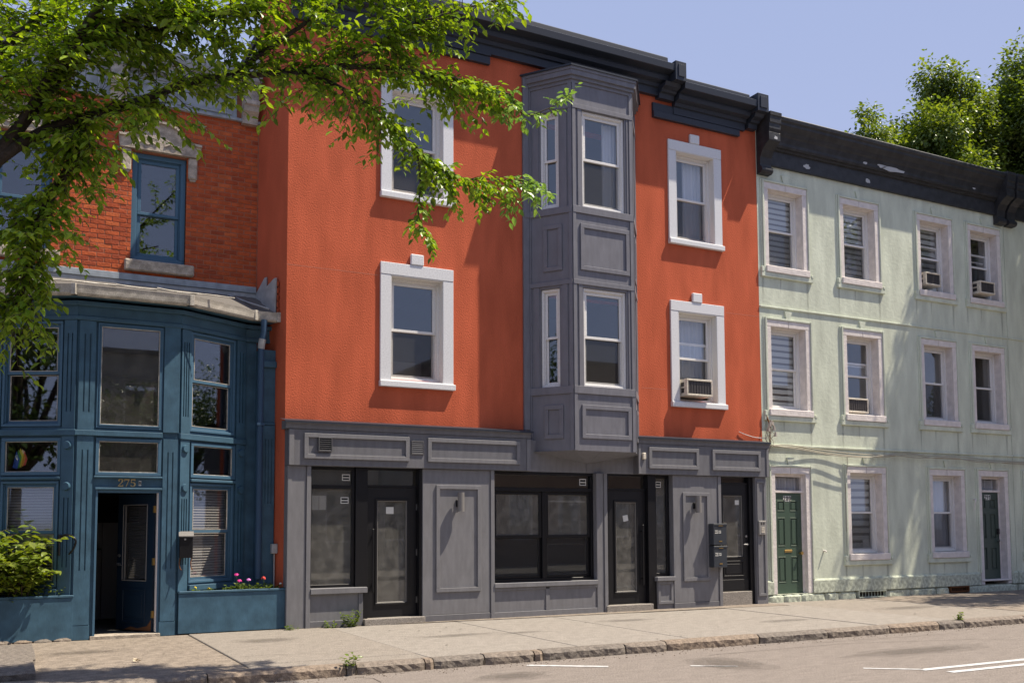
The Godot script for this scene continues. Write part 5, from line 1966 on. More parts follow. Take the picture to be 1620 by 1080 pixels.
	# the two stepped boards against the red flank
	XF = bay_frame(Vector3(-0.262, 0, -0.9), Vector3(-0.012, 0, 0.0))
	st = sn()
	plate(st, [Vector2(0.02, 5.30), Vector2(0.30, 5.52), Vector2(0.36, 5.52), Vector2(0.36, 5.0), Vector2(0.02, 5.14)], 0.002, 0.02)
	plate(st, [Vector2(0.26, 5.29), Vector2(0.64, 5.44), Vector2(0.70, 5.44), Vector2(0.68, 4.83), Vector2(0.26, 5.06)], 0.022, 0.045)
	put("step_board", st, M.sheet_grey, t)
	st = sn()
	for i in 5:
		box(st, 0.705, 4.86 + i * 0.11, 0.002, 0.74, 4.95 + i * 0.11, 0.03, 0.008)
	put("bare_brick", st, M.brick3, t)
	XF = Transform3D.IDENTITY
	# downpipe
	st = sn()
	tube(st, [Vector3(-0.30, 4.74, -0.17), Vector3(-0.30, 4.55, -0.18), Vector3(-0.32, 4.42, -0.2), Vector3(-0.33, 4.3, -0.22), Vector3(-0.33, 2.0, -0.22), Vector3(-0.33, 0.75, -0.22)], 0.048, 0.048, 12)
	box(st, -0.385, 3.10, -0.29, -0.275, 3.14, -0.165)
	put("downpipe", st, M.blue_pipe, t)
	st = sn()
	tube(st, [Vector3(-0.315, 4.45, -0.19), Vector3(-0.325, 4.38, -0.205), Vector3(-0.33, 4.3, -0.22)], 0.054, 0.054, 12)
	put("pipe_joint", st, M.sheet_grey, t)

	# ---- the brick storey
	var BZ := -0.90
	var wins := [[-2.19, -1.38, 5.64, 7.36], [-4.11, -3.30, 5.64, 7.36]]
	var holes := []
	for h in wins:
		holes.append(h)
	st = sn()
	slab(st, -6.2, -0.24, 5.1, 9.0, BZ - 0.006, 0.3, holes)
	var wall := put("brick_wall", st, M.mortar, t)
	rng.seed = 1234
	var list := []
	var pitch := 0.0718
	for r in 42:
		var y := 5.415 + r * pitch
		if y > 8.14:
			break
		var x := -0.26 - (0.105 if r % 2 else 0.0)
		if r % 2:
			list.append([-0.26 - 0.098, -0.26, y])
		while x > -6.0:
			var l := 0.205
			var x0 := x - l
			var segs := [[x0, x - 0.009]]
			for h in wins:
				if y + pitch > h[2] and y < h[3]:
					var next := []
					for s in segs:
						if s[1] <= h[0] or s[0] >= h[1]:
							next.append(s)
							continue
						if s[0] < h[0]:
							next.append([s[0], h[0]])
						if s[1] > h[1]:
							next.append([h[1], s[1]])
					segs = next
			for s in segs:
				if s[1] - s[0] > 0.02:
					list.append([s[0], s[1], y])
			x -= l + 0.004
	list.sort_custom(func(p, q): return p[1] > q[1])
	var rest := [sn(), sn(), sn(), sn()]
	var many := [0, 0, 0, 0]
	for i in list.size():
		var e: Array = list[i]
		var k: int = [0, 0, 1, 2, 0, 1, 3, 0][rng.randi() % 8]
		var proud := rng.randf_range(-0.004, 0.003)
		var bs: SurfaceTool = sn() if i < 300 else rest[k]
		box(bs, e[0], e[2] + rng.randf_range(0.0, 0.002), BZ - 0.06, e[1], e[2] + 0.0615 + rng.randf_range(-0.002, 0.001), BZ + proud, 0.004)
		if i < 300:
			put("brick", bs, M["brick%d" % k], wall)
		else:
			many[k] += 1
	for k in 4:
		if many[k]:
			tag(put("brickwork", rest[k], M["brick%d" % k], wall), "", "", "", "stuff")
	for h in wins:
		var x0: float = h[0]
		var x1: float = h[1]
		var bwn := sliding(t, x0 + 0.004, x1 - 0.004, h[2] + 0.01, h[3] - 0.004, BZ - 0.06, M.blue_window, {"meet": 6.42, "frame": 0.075, "sash": 0.05, "screen": false})
		st = sn()
		box(st, x0 - 0.085, h[2] - 0.175, BZ - 0.1, x1 + 0.13, h[2] - 0.002, BZ + 0.09, 0.018)
		put("stone_sill", st, M.stone, bwn)
		var xm := (x0 + x1) / 2
		var hood := []
		hood.append(Vector2(x0 - 0.19, 7.38))
		hood.append(Vector2(x1 + 0.19, 7.38))
		hood.append(Vector2(x1 + 0.21, 7.58))
		hood.append(Vector2(x1 + 0.10, 7.585))
		for i in 9:
			var an := lerpf(0.15, PI - 0.15, i / 8.0)
			hood.append(Vector2(xm + 0.36 * cos(an), 7.62 + 0.24 * sin(an)))
		hood.append(Vector2(x0 - 0.10, 7.585))
		hood.append(Vector2(x0 - 0.21, 7.58))
		st = sn()
		plate(st, hood, BZ - 0.02, BZ + 0.075)
		put("hood_stone", st, M.stone, bwn)
		st = sn()
		# weathered cap that follows the outline
		for i in range(2, hood.size() - 1):
			var p: Vector2 = hood[i]
			var q: Vector2 = hood[i + 1]
			var n := Vector2(-(q - p).y, (q - p).x).normalized() * -0.035
			poly(st, [Vector3(p.x, p.y, BZ + 0.12), Vector3(q.x, q.y, BZ + 0.12), Vector3(q.x - n.x, q.y - n.y, BZ + 0.12), Vector3(p.x - n.x, p.y - n.y, BZ + 0.12)], Vector3(0, 0, 1))
			poly(st, [Vector3(p.x, p.y, BZ + 0.12), Vector3(q.x, q.y, BZ + 0.12), Vector3(q.x, q.y, BZ + 0.075), Vector3(p.x, p.y, BZ + 0.075)], Vector3(n.x, n.y, 0))
			poly(st, [Vector3(p.x - n.x, p.y - n.y, BZ + 0.12), Vector3(q.x - n.x, q.y - n.y, BZ + 0.12), Vector3(q.x - n.x, q.y - n.y, BZ), Vector3(p.x - n.x, p.y - n.y, BZ)], Vector3(-n.x, -n.y, 0))
		put("hood_cap", st, M.stone, bwn)
		st = sn()
		for i in 2:
			var cxs := xm + (0.2 if i else -0.2)
			tube(st, curve_through([Vector3(cxs - 0.14, 7.47, BZ + 0.078), Vector3(cxs - 0.06, 7.51, BZ + 0.08), Vector3(cxs, 7.46, BZ + 0.08), Vector3(cxs + 0.07, 7.50, BZ + 0.08), Vector3(cxs + 0.14, 7.46, BZ + 0.078)], 4), 0.014, 0.01, 6)
		put("carved_scroll", st, M.stone, bwn)
		for s in [[x0 - 0.155, x0 - 0.02], [x1 + 0.02, x1 + 0.155]]:
			st = sn()
			box(st, s[0], 7.03, BZ - 0.02, s[1], 7.375, BZ + 0.05, 0.015)
			box(st, s[0] + 0.02, 7.0, BZ - 0.02, s[1] - 0.02, 7.03, BZ + 0.035, 0.008)
			put("label_stop", st, M.stone, bwn)
	# metal frieze and cornice above
	st = sn()
	box(st, -6.2, 8.15, BZ - 0.1, -0.62, 8.62, BZ + 0.03, 0.004)
	box(st, -6.2, 8.12, BZ - 0.05, -0.24, 8.165, BZ + 0.06, 0.004)
	put("frieze", st, M.sheet_bluegrey, t)
	for x in [-5.7, -4.7, -3.7, -2.7, -1.7, -0.72]:
		raised_frame("frieze_panel", t, x - 0.83, x + 0.02, 8.20, 8.58, 0.04, BZ + 0.031, M.sheet_bluegrey, 0.02)
	for x in [-0.44, -2.44, -4.44]:
		st = sn()
		XF = Transform3D(Basis.IDENTITY, Vector3(0, 0, BZ))
		sweep(st, [Vector2(0.002, 8.08), Vector2(0.10, 8.08), Vector2(0.12, 8.2), Vector2(0.2, 8.26), Vector2(0.22, 8.34), Vector2(0.25, 8.36), Vector2(0.25, 8.42), Vector2(0.16, 8.44), Vector2(0.16, 8.62), Vector2(0.002, 8.62)], x - 0.10, x + 0.14)
		XF = Transform3D.IDENTITY
		put("bracket", st, M.gutter_grey, t)
	st = sn()
	XF = Transform3D(Basis.IDENTITY, Vector3(0, 0, BZ))
	sweep(st, [Vector2(0.002, 8.622), Vector2(0.18, 8.622), Vector2(0.2, 8.68), Vector2(0.30, 8.72), Vector2(0.34, 8.80), Vector2(0.36, 8.9), Vector2(0.002, 8.98)], -6.2, -0.28)
	XF = Transform3D.IDENTITY
	put("cornice", st, M.sheet_bluegrey, t)
	st = sn()
	box(st, -6.2, 9.002, -6.2, -0.25, 9.08, BZ - 0.012)
	put("roof", st, M.roof_dark, t)

	# things that hang on or stand at the blue house
	var mb := thing("letter_box", "weathered black letter box on the blue corner post right of the open door", "mailbox", Vector3(-1.46, 1.1, 0.15))
	XF = Transform3D(Basis(Vector3.UP, deg_to_rad(-8.0)), Vector3(-1.46, 1.10, 0.12))
	st = sn()
	box(st, -0.085, 0.0, 0.0, 0.10, 0.30, 0.11, 0.008)
	put("body", st, M.metal_black, mb)
	st = sn()
	poly(st, [Vector3(-0.095, 0.31, 0.13), Vector3(0.11, 0.31, 0.13), Vector3(0.11, 0.38, 0.0), Vector3(-0.095, 0.38, 0.0)], Vector3(0, 1, 1))
	box(st, -0.095, 0.302, 0.0, 0.11, 0.318, 0.132, 0.003)
	put("lid", st, M.lamp_grey, mb)
	st = sn()
	for x in [-0.07, 0.085]:
		tube(st, curve_through([Vector3(x, 0.0, 0.06), Vector3(x - 0.012, -0.07, 0.08), Vector3(x, -0.15, 0.09), Vector3(x + 0.02, -0.17, 0.12)], 3), 0.009, 0.007, 6)
	put("paper_hook", st, M.rust, mb)
	st = sn()
	box(st, -0.02, 0.255, 0.1105, 0.005, 0.28, 0.114, 0.004)
	put("lock", st, M.steel, mb)
	XF = Transform3D.IDENTITY

	var fl := thing("rainbow_flag", "little rainbow flag hung behind the upper glass of the bay's left side", "flag", Vector3(-3.75, 2.4, -0.5))
	XF = bay_frame(a, b)
	for i in 5:
		st = sn()
		var ox := 0.33 + 0.028 * i
		var pts := [Vector3(ox - 0.03, 2.38 + 0.012 * i, -0.10), Vector3(ox + 0.045, 2.36 + 0.012 * i, -0.10 + 0.012), Vector3(ox + 0.075, 2.56 - 0.03 * absf(i - 2), -0.09), Vector3(ox + 0.02, 2.66 - 0.02 * absf(i - 2), -0.10)]
		poly(st, pts, Vector3(0, 0, 1))
		put("stripe", st, M["flag%d" % (4 - i)], fl)
	XF = Transform3D.IDENTITY


# ---------------------------------------------------------------- plants
func leaf_shape(l: float, w: float) -> ArrayMesh:
	# pointed blade, folded along the midrib, tip drooping; grows along +z, faces +y
	var k := "leaf %f %f" % [l, w]
	if unit_mesh.has(k):
		return unit_mesh[k]
	var st := sn()
	var base := Vector3(0, 0, 0)
	var tip := Vector3(0, -0.10 * l, l)
	var m1 := Vector3(0, -0.01 * l, 0.38 * l)
	var m2 := Vector3(0, -0.04 * l, 0.70 * l)
	for s in [-1.0, 1.0]:
		var a1 := Vector3(s * w * 0.5, 0.07 * l, 0.36 * l)
		var a2 := Vector3(s * w * 0.34, 0.03 * l, 0.70 * l)
		for f in [[base, a1, m1], [m1, a1, a2], [m1, a2, m2], [m2, a2, tip]]:
			poly(st, f, Vector3.UP)
	unit_mesh[k] = st.commit()
	return unit_mesh[k]


func leaf_at(p: Vector3, d: Vector3, up: Vector3, size: float) -> Transform3D:
	var z := d.normalized()
	var x := up.cross(z)
	if x.length() < 0.05:
		x = Vector3.RIGHT
	x = x.normalized()
	var y := z.cross(x).normalized()
	return Transform3D(Basis(x * size, y * size, z * size), p)


# a twig with leaves in two rows; appends transforms to out and wood to st
func twig(st: SurfaceTool, out: Array, p: Vector3, d: Vector3, length: float, r: float, depth: int, gap: float, ls: float, droop: float) -> void:
	var n := maxi(3, int(length / 0.09))
	var pts := [p]
	var dir := d.normalized()
	for i in n:
		dir = (dir + Vector3(rng.randf_range(-0.16, 0.16), rng.randf_range(-0.16, 0.14) - droop, rng.randf_range(-0.16, 0.16))).normalized()
		pts.append(pts[-1] + dir * length / n)
	tube(st, pts, r, r * 0.35, 4, false)
	var side := 1.0
	var run := gap * rng.randf()
	for i in n:
		var a: Vector3 = pts[i]
		var b: Vector3 = pts[i + 1]
		var seg := a.distance_to(b)
		var t := (b - a).normalized()
		while run < seg:
			var q := a.lerp(b, run / seg)
			var lat := t.cross(Vector3.UP)
			if lat.length() < 0.1:
				lat = Vector3.RIGHT
			lat = lat.normalized() * side
			var ld := (t * 0.55 + lat * 0.8 + Vector3(rng.randf_range(-0.3, 0.3), rng.randf_range(-0.75, 0.05), rng.randf_range(-0.3, 0.3))).normalized()
			var up := (Vector3.UP + Vector3(rng.randf_range(-0.55, 0.55), 0, rng.randf_range(-0.55, 0.55))).normalized()
			out.append(leaf_at(q, ld, up, ls * rng.randf_range(0.65, 1.15)))
			side = -side
			run += gap
		run -= seg
		if depth > 0 and i >= 1 and rng.randf() < 0.75:
			var lat2 := t.cross(Vector3.UP).normalized() * (1.0 if rng.randf() < 0.5 else -1.0)
			var sd := (t * 0.7 + lat2 * 0.7 + Vector3(rng.randf_range(-0.2, 0.2), rng.randf_range(-0.3, 0.25), rng.randf_range(-0.2, 0.2))).normalized()
			twig(st, out, b, sd, length * rng.randf_range(0.35, 0.6), r * 0.55, depth - 1, gap, ls, droop)


func scatter(called: String, parent: Node3D, m: Mesh, list: Array, colors: Array) -> void:
	var mm := MultiMesh.new()
	mm.transform_format = MultiMesh.TRANSFORM_3D
	mm.use_colors = true
	mm.mesh = m
	mm.instance_count = list.size()
	for i in list.size():
		mm.set_instance_transform(i, list[i])
		var c: Color = colors[rng.randi() % colors.size()]
		mm.set_instance_color(i, c * rng.randf_range(0.82, 1.15))
	var o := MultiMeshInstance3D.new()
	o.name = called
	o.multimesh = mm
	o.material_override = M.leaf_tinted
	parent.add_child(o, true)
	o.position = -parent.position
	tag(o, "", "", "", "stuff")


var leaf_tones := [Color(0.28, 0.43, 0.038), Color(0.20, 0.34, 0.030), Color(0.36, 0.50, 0.05), Color(0.12, 0.22, 0.022), Color(0.30, 0.44, 0.055)]


func along(pts: Array, t: float) -> Array:
	var f := t * (pts.size() - 1)
	var i := mini(int(f), pts.size() - 2)
	var a: Vector3 = pts[i]
	var b: Vector3 = pts[i + 1]
	return [a.lerp(b, f - i), (b - a).normalized()]


func street_elm() -> void:
	var t := thing("street_tree", "large leafy elm leaning in from the left, boughs across the brick and red walls", "tree", Vector3(-5.0, 0, 4.55))
	rng.seed = 2024
	var L := {
		"trunk": [[Vector3(-5.15, -0.05, 4.6), Vector3(-5.1, 0.6, 4.55), Vector3(-4.95, 1.6, 4.5), Vector3(-4.75, 2.7, 4.5), Vector3(-4.45, 3.65, 4.5), Vector3(-4.26, 4.5, 4.6)], 0.20, 0.10],
		"A": [[Vector3(-4.26, 4.5, 4.6), Vector3(-3.97, 5.09, 4.6), Vector3(-3.78, 5.44, 4.6), Vector3(-3.53, 5.84, 4.7), Vector3(-3.21, 6.25, 4.8), Vector3(-2.9, 6.44, 4.9), Vector3(-2.33, 6.95, 5.0), Vector3(-1.7, 7.5, 5.1), Vector3(-1.2, 8.1, 5.1)], 0.075, 0.02],
		"B": [[Vector3(-4.05, 4.95, 4.62), Vector3(-3.62, 5.36, 4.62), Vector3(-3.2, 5.6, 4.6), Vector3(-2.81, 5.77, 4.7), Vector3(-2.49, 5.94, 4.8), Vector3(-2.17, 6.08, 4.9), Vector3(-1.44, 6.26, 5.0), Vector3(-0.84, 6.41, 5.1), Vector3(-0.18, 6.55, 5.1), Vector3(0.24, 6.56, 5.1), Vector3(0.62, 6.54, 5.2), Vector3(0.87, 6.51, 5.2), Vector3(1.2, 6.5, 5.2)], 0.055, 0.010],
		"B2": [[Vector3(-0.84, 6.41, 5.1), Vector3(-0.45, 6.71, 5.1), Vector3(-0.06, 7.03, 5.1), Vector3(0.48, 7.34, 5.1), Vector3(1.21, 7.71, 5.1)], 0.022, 0.008],
		"B3": [[Vector3(-1.44, 6.26, 5.0), Vector3(-1.11, 6.27, 5.1), Vector3(-0.67, 6.1, 5.2), Vector3(-0.33, 5.89, 5.2), Vector3(0.01, 5.61, 5.3), Vector3(0.21, 5.47, 5.3), Vector3(0.54, 5.37, 5.3), Vector3(0.92, 5.42, 5.3), Vector3(1.31, 5.43, 5.4)], 0.026, 0.006],
		"B5": [[Vector3(1.2, 6.5, 5.2), Vector3(1.39, 6.30, 5.2), Vector3(1.74, 6.45, 5.2), Vector3(2.0, 6.66, 5.2)], 0.010, 0.004],
		"H": [[Vector3(0.01, 5.61, 5.3), Vector3(0.01, 5.19, 5.4), Vector3(-0.01, 4.84, 5.4), Vector3(0.08, 4.62, 5.4)], 0.010, 0.005],
		"C": [[Vector3(-3.2, 5.6, 4.6), Vector3(-3.27, 5.42, 4.6), Vector3(-3.35, 5.13, 4.5), Vector3(-3.57, 4.67, 4.4), Vector3(-3.65, 4.34, 4.4), Vector3(-3.71, 3.98, 4.3), Vector3(-3.81, 3.6, 4.3)], 0.05, 0.02],
		"D": [[Vector3(-4.26, 4.5, 4.6), Vector3(-4.2, 5.4, 4.5), Vector3(-4.0, 6.09, 4.5), Vector3(-3.75, 6.5, 4.4), Vector3(-3.3, 7.2, 4.2), Vector3(-2.8, 8.2, 4.0)], 0.06, 0.02],
		"E": [[Vector3(-4.35, 4.0, 4.5), Vector3(-4.6, 5.4, 5.0), Vector3(-4.4, 6.8, 5.8), Vector3(-3.6, 8.0, 6.4), Vector3(-2.4, 9.0, 6.6)], 0.09, 0.03],
		"F": [[Vector3(-4.4, 3.8, 4.5), Vector3(-5.2, 5.2, 4.2), Vector3(-6.0, 6.8, 3.9), Vector3(-6.6, 8.4, 3.8)], 0.09, 0.03],
		"G": [[Vector3(-4.2, 5.4, 4.5), Vector3(-4.4, 6.6, 4.4), Vector3(-4.3, 8.0, 4.6), Vector3(-4.0, 9.6, 4.8)], 0.07, 0.03],
		"Q": [[Vector3(-3.9, 5.2, 4.62), Vector3(-3.35, 6.2, 4.95), Vector3(-2.6, 6.55, 5.1), Vector3(-1.8, 6.7, 5.3)], 0.03, 0.01],
		"R": [[Vector3(-1.7, 7.5, 5.1), Vector3(-1.2, 8.1, 4.8), Vector3(-0.7, 8.7, 4.6)], 0.03, 0.01],
		"N": [[Vector3(-1.9, 6.15, 4.95), Vector3(-1.3, 6.7, 5.1), Vector3(-0.7, 7.2, 5.2), Vector3(-0.1, 7.6, 5.3)], 0.03, 0.01],
		"P": [[Vector3(-2.9, 6.44, 4.9), Vector3(-2.5, 6.5, 5.0), Vector3(-2.0, 6.75, 5.1), Vector3(-1.4, 7.0, 5.2)], 0.03, 0.01],
		"K": [[Vector3(-3.53, 5.84, 4.7), Vector3(-3.0, 6.7, 5.3), Vector3(-2.0, 7.4, 5.8), Vector3(-0.8, 7.9, 6.1)], 0.05, 0.015],
	}
	for k in L:
		var pts: Array = curve_through(L[k][0], 4)
		var st := sn()
		tube(st, pts, L[k][1], L[k][2], 12 if k == "trunk" else 9, true, 0.05)
		put("trunk" if k == "trunk" else "limb", st, M.bark, t)
		L[k].append(pts)
	var wood := sn()
	var near := []
	var far := []
	# the open, separately seen sprays across the red wall
	for s in [["B3", 0.25, 1.0, 70, 0.36, 0.10], ["H", 0.0, 1.0, 20, 0.22, 0.14], ["B5", 0.0, 1.0, 14, 0.20, 0.02], ["B", 0.70, 1.0, 36, 0.30, 0.06]]:
		var pts: Array = L[s[0]][3]
		for i in s[3]:
			var u: float = lerpf(s[1], s[2], (i + rng.randf() * 0.8) / s[3])
			var q := along(pts, u)
			var d: Vector3 = (q[1] * 0.6 + Vector3(rng.randf_range(-0.5, 0.5), rng.randf_range(-0.75, 0.35), rng.randf_range(-0.6, 0.6))).normalized()
			twig(wood, near, q[0], d, s[4] * rng.randf_range(0.6, 1.1), 0.004, 1, 0.042, 1.0, s[5])
	for e in [["B3", 1.0], ["H", 1.0], ["B5", 1.0]]:
		var q := along(L[e[0]][3], 1.0)
		twig(wood, near, q[0], q[1], 0.22, 0.004, 0, 0.035, 0.9, 0.02)
	# the dense masses
	for s in [["A", 0.25, 0.8, 80, 0.55], ["B", 0.10, 0.62, 84, 0.52], ["B", 0.60, 0.85, 34, 0.45], ["B2", 0.0, 1.0, 80, 0.45], ["B3", 0.0, 0.4, 30, 0.4], ["C", 0.0, 1.0, 170, 0.45], ["D", 0.1, 0.78, 100, 0.5], ["E", 0.5, 1.0, 8, 0.6], ["F", 0.25, 1.0, 34, 0.7], ["G", 0.3, 1.0, 8, 0.6], ["K", 0.1, 0.85, 50, 0.45], ["N", 0.0, 1.0, 60, 0.45], ["P", 0.0, 1.0, 50, 0.45], ["Q", 0.1, 1.0, 80, 0.45], ["R", 0.1, 1.0, 24, 0.45]]:
		var pts: Array = L[s[0]][3]
		for i in s[3]:
			var u: float = lerpf(s[1], s[2], (i + rng.randf()) / s[3])
			var q := along(pts, u)
			var d: Vector3 = (q[1] * 0.5 + Vector3(rng.randf_range(-0.8, 0.8), rng.randf_range(-0.75, 0.7), rng.randf_range(-0.8, 0.8))).normalized()
			twig(wood, far, q[0], d, s[4] * rng.randf_range(0.6, 1.2), 0.006, 1, 0.05, 1.0, 0.05)
	tag(put("twigs", wood, M.twig_bark, t), "", "", "", "stuff")
	var shape := leaf_shape(0.105, 0.054)
	var pick := near.duplicate()
	pick.sort_custom(func(p, q): return p.origin.x > q.origin.x)
	for i in pick.size():
		if i >= 300:
			far.append(pick[i])
			continue
		var o := MeshInstance3D.new()
		o.name = "leaf"
		o.mesh = shape
		o.material_override = M["leaf%d" % [0, 1, 2, 0, 3, 2][rng.randi() % 6]]
		o.transform = pick[i]
		o.position -= t.position
		t.add_child(o, true)
	scatter("foliage", t, shape, far, leaf_tones)
	print("elm leaves ", near.size(), " + ", far.size())


# a whole crown of leaf sprays round clumps; used for the trees further off
func round_tree(label: String, group: String, at: Vector3, trunk_h: float, clumps: Array, leaves_per_m3: float, ls: float, sd: int, tones: Array) -> void:
	var t := thing("leafy_tree", label, "tree", at, group)
	rng.seed = sd
	var st := sn()
	tube(st, curve_through([at + Vector3(0, -0.1, 0), at + Vector3(0.05, trunk_h * 0.5, 0), at + Vector3(0, trunk_h, 0.05), at + Vector3(0, trunk_h * 1.5, 0)], 3), 0.026 * trunk_h + 0.1, 0.07, 10, true, 0.04)
	put("trunk", st, M.bark, t)
	st = sn()
	var list := []
	var fork := at + Vector3(0, trunk_h, 0)
	for c in clumps:
		var p: Vector3 = at + c[0]
		var r: float = c[1]
		var mid := fork.lerp(p, 0.5) + Vector3(rng.randf_range(-0.3, 0.3), 0.25 * r, rng.randf_range(-0.3, 0.3))
		tube(st, curve_through([fork, mid, p], 3), 0.09, 0.025, 6, false)
		var n := int(leaves_per_m3 * r * r * r)
		var i := 0
		while i < n:
			# sprays of leaves spread through the outer part of the clump
			var d := Vector3(rng.randfn(), rng.randfn() * 0.85, rng.randfn()).normalized()
			var q := p + d * r * pow(rng.randf(), 0.45) * (1.0 + 0.22 * sin(d.x * 7.0 + sd) * cos(d.y * 6.0))
			for k in 7:
				var w := q + Vector3(rng.randfn(), rng.randfn(), rng.randfn()) * 0.11 * (ls / 0.12)
				var ld := (d + Vector3(rng.randf_range(-0.9, 0.9), rng.randf_range(-1.0, 0.2), rng.randf_range(-0.9, 0.9))).normalized()
				list.append(leaf_at(w, ld, (Vector3.UP + d * 0.6 + Vector3(rng.randf_range(-0.5, 0.5), 0, rng.randf_range(-0.5, 0.5))).normalized(), rng.randf_range(0.7, 1.2)))
				i += 1
	put("limbs", st, M.bark, t)
	scatter("foliage", t, leaf_shape(ls, ls * 0.62), list, tones)
	print(t.name, " ", list.size())


func clumps_of(sd: int, c: Vector3, rx: float, ry: float, rz: float, n: int, r0: float, r1: float) -> Array:
	rng.seed = sd
	var out := []
	for i in n:
		var d := Vector3(rng.randfn(), rng.randfn(), rng.randfn()).normalized() * pow(rng.randf(), 0.33)
		out.append([c + Vector3(d.x * rx, d.y * ry, d.z * rz), rng.randf_range(r0, r1)])
	return out


func trees() -> void:
	street_elm()
	var tones := [Color(0.20, 0.285, 0.085), Color(0.15, 0.225, 0.068), Color(0.26, 0.33, 0.10), Color(0.11, 0.17, 0.055)]
	# behind the green roof
	var g := "trees behind the green building's roof"
	round_tree("small pointed tree top peeping over the green building's black cornice", g, Vector3(25.3, 0, -11), 9.0, clumps_of(1, Vector3(0.1, 15.0, 0), 0.9, 2.3, 0.9, 11, 0.5, 0.8) + [[Vector3(0.0, 17.1, 0), 0.45], [Vector3(0.55, 16.3, 0.2), 0.5]], 3400.0, 0.165, 3, tones)
	round_tree("big broad leafy tree in the middle of those above the green roof", g, Vector3(30.0, 0, -11.5), 9.0, clumps_of(2, Vector3(0.4, 15.6, 0), 2.5, 2.6, 2.4, 34, 0.7, 1.2) + clumps_of(22, Vector3(0.6, 18.6, 0), 1.3, 1.6, 1.2, 14, 0.5, 0.9), 1500.0, 0.18, 4, tones)
	round_tree("leafy tree cut by the right edge of the picture, above the green roof", g, Vector3(35.2, 0, -11), 9.0, clumps_of(3, Vector3(0.0, 17.0, 0), 2.5, 4.6, 2.6, 40, 0.8, 1.35), 1300.0, 0.18, 5, tones)
	# the street trees whose shade falls on the green wall
	round_tree("street tree on the pavement past the right edge, shading the green wall", "street trees past the right edge", Vector3(21.2, 0, 3.3), 4.5, clumps_of(7, Vector3(-0.5, 12.2, -1.35), 2.8, 4.4, 0.8, 34, 0.5, 0.95) + clumps_of(17, Vector3(-1.6, 9.6, 0.9), 2.6, 2.0, 0.9, 18, 0.5, 0.9) + clumps_of(27, Vector3(0.9, 15.4, -1.4), 2.2, 1.8, 0.8, 16, 0.5, 0.9), 900.0, 0.17, 6, tones)
	round_tree("second street tree on the pavement, further past the right edge", "street trees past the right edge", Vector3(26.8, 0, 3.2), 4.5, clumps_of(8, Vector3(0.0, 12.0, -0.5), 3.4, 4.2, 1.9, 30, 0.6, 1.1), 600.0, 0.17, 7, tones)


func planter_plants() -> void:
	rng.seed = 77
	var t := thing("planter_shrub", "bushy bright green shrub growing in the left blue planter", "shrub", Vector3(-3.7, 0.56, -0.05))
	var wood := sn()
	var list := []
	for i in 60:
		var b := Vector3(rng.randf_range(-4.6, -3.5), 0.56, rng.randf_range(-0.2, 0.08))
		var d := Vector3(rng.randf_range(-0.35, 0.35) + (0.25 if b.x > -3.8 else 0.0), 1.0, rng.randf_range(-0.1, 0.5)).normalized()
		twig(wood, list, b, d, rng.randf_range(0.5, 1.0) * (0.55 if b.x > -3.6 else 0.95), 0.008, 1, 0.05, 1.0, 0.06)
	for i in 12:
		var b := Vector3(rng.randf_range(-3.6, -3.05), 0.56, rng.randf_range(-0.1, 0.07))
		twig(wood, list, b, Vector3(rng.randf_range(-0.3, 0.6), 1.0, rng.randf_range(0.0, 0.5)), rng.randf_range(0.12, 0.25), 0.004, 0, 0.03, 0.6, 0.05)
	put("stems", wood, M.twig_bark, t)
	scatter("foliage", t, leaf_shape(0.13, 0.085), list, [Color(0.22, 0.30, 0.045), Color(0.17, 0.25, 0.036), Color(0.27, 0.34, 0.06)])
	# flowers in the right planter
	var plants := [[-0.70, "petal_pink", 2, 0.22, "pink geranium with two flower heads in the right blue planter", "geranium"], [-0.52, "petal_lilac", 1, 0.14, "lilac geranium beside the pink one in the right blue planter", "geranium"], [-0.30, "petal_red", 1, 0.16, "small salmon red geranium near the right end of the blue planter", "geranium"], [-1.29, "petal_yellow", 2, 0.06, "yellow pansy at the left end of the right blue planter", "pansy"], [-1.10, "petal_yellow", 2, 0.04, "low yellow pansy right of the taller yellow one in the planter", "pansy"], [-0.04, "petal_white", 2, 0.08, "tiny white flower in the corner of planter and grey shopfront", "flower"]]
	for p in plants:
		var f := thing("flower_plant", p[4], p[5], Vector3(p[0], 0.56, 0.04), "flowers in the right planter")
		wood = sn()
		list = []
		var many := 18 if p[3] > 0.1 else 7
		for i in many * 2:
			var d := Vector3(rng.randf_range(-0.9, 0.9), 0.8, rng.randf_range(-0.5, 0.6))
			twig(wood, list, Vector3(p[0] + rng.randf_range(-0.17, 0.17), 0.56, 0.03 + rng.randf_range(-0.05, 0.03)), d, rng.randf_range(0.07, 0.16) * (1.0 if p[3] > 0.1 else 0.6), 0.004, 0, 0.022, 0.55, 0.0)
		for i in p[2]:
			var c := Vector3(p[0] + (0.02 if i else -0.01) + 0.01 * i, 0.60 + p[3] - 0.09 * i, 0.05 + 0.02 * i)
			tube(wood, [Vector3(p[0], 0.56, 0.04), (c + Vector3(p[0], 0.56, 0.04)) / 2 + Vector3(0.01, 0, 0), c], 0.003, 0.003, 4, false)
			var st := sn()
			var nn := 16 if p[3] > 0.1 else 7
			for k in nn:
				var d := Vector3(rng.randfn(), absf(rng.randfn()) + 0.2, rng.randfn()).normalized()
				var u := d.cross(Vector3(0.3, 0.2, 0.9)).normalized() * 0.016
				var v := d.cross(u).normalized() * 0.016
				var q := c + d * (0.034 if p[3] > 0.1 else 0.015)
				poly(st, [q + u, q + v, q - u, q - v], d)
			put("flower_head", st, M[p[1]], f)
		put("stems", wood, M.leaf1, f)
		scatter("foliage", f, leaf_shape(0.10, 0.075), list, [Color(0.16, 0.22, 0.05), Color(0.12, 0.18, 0.04)])


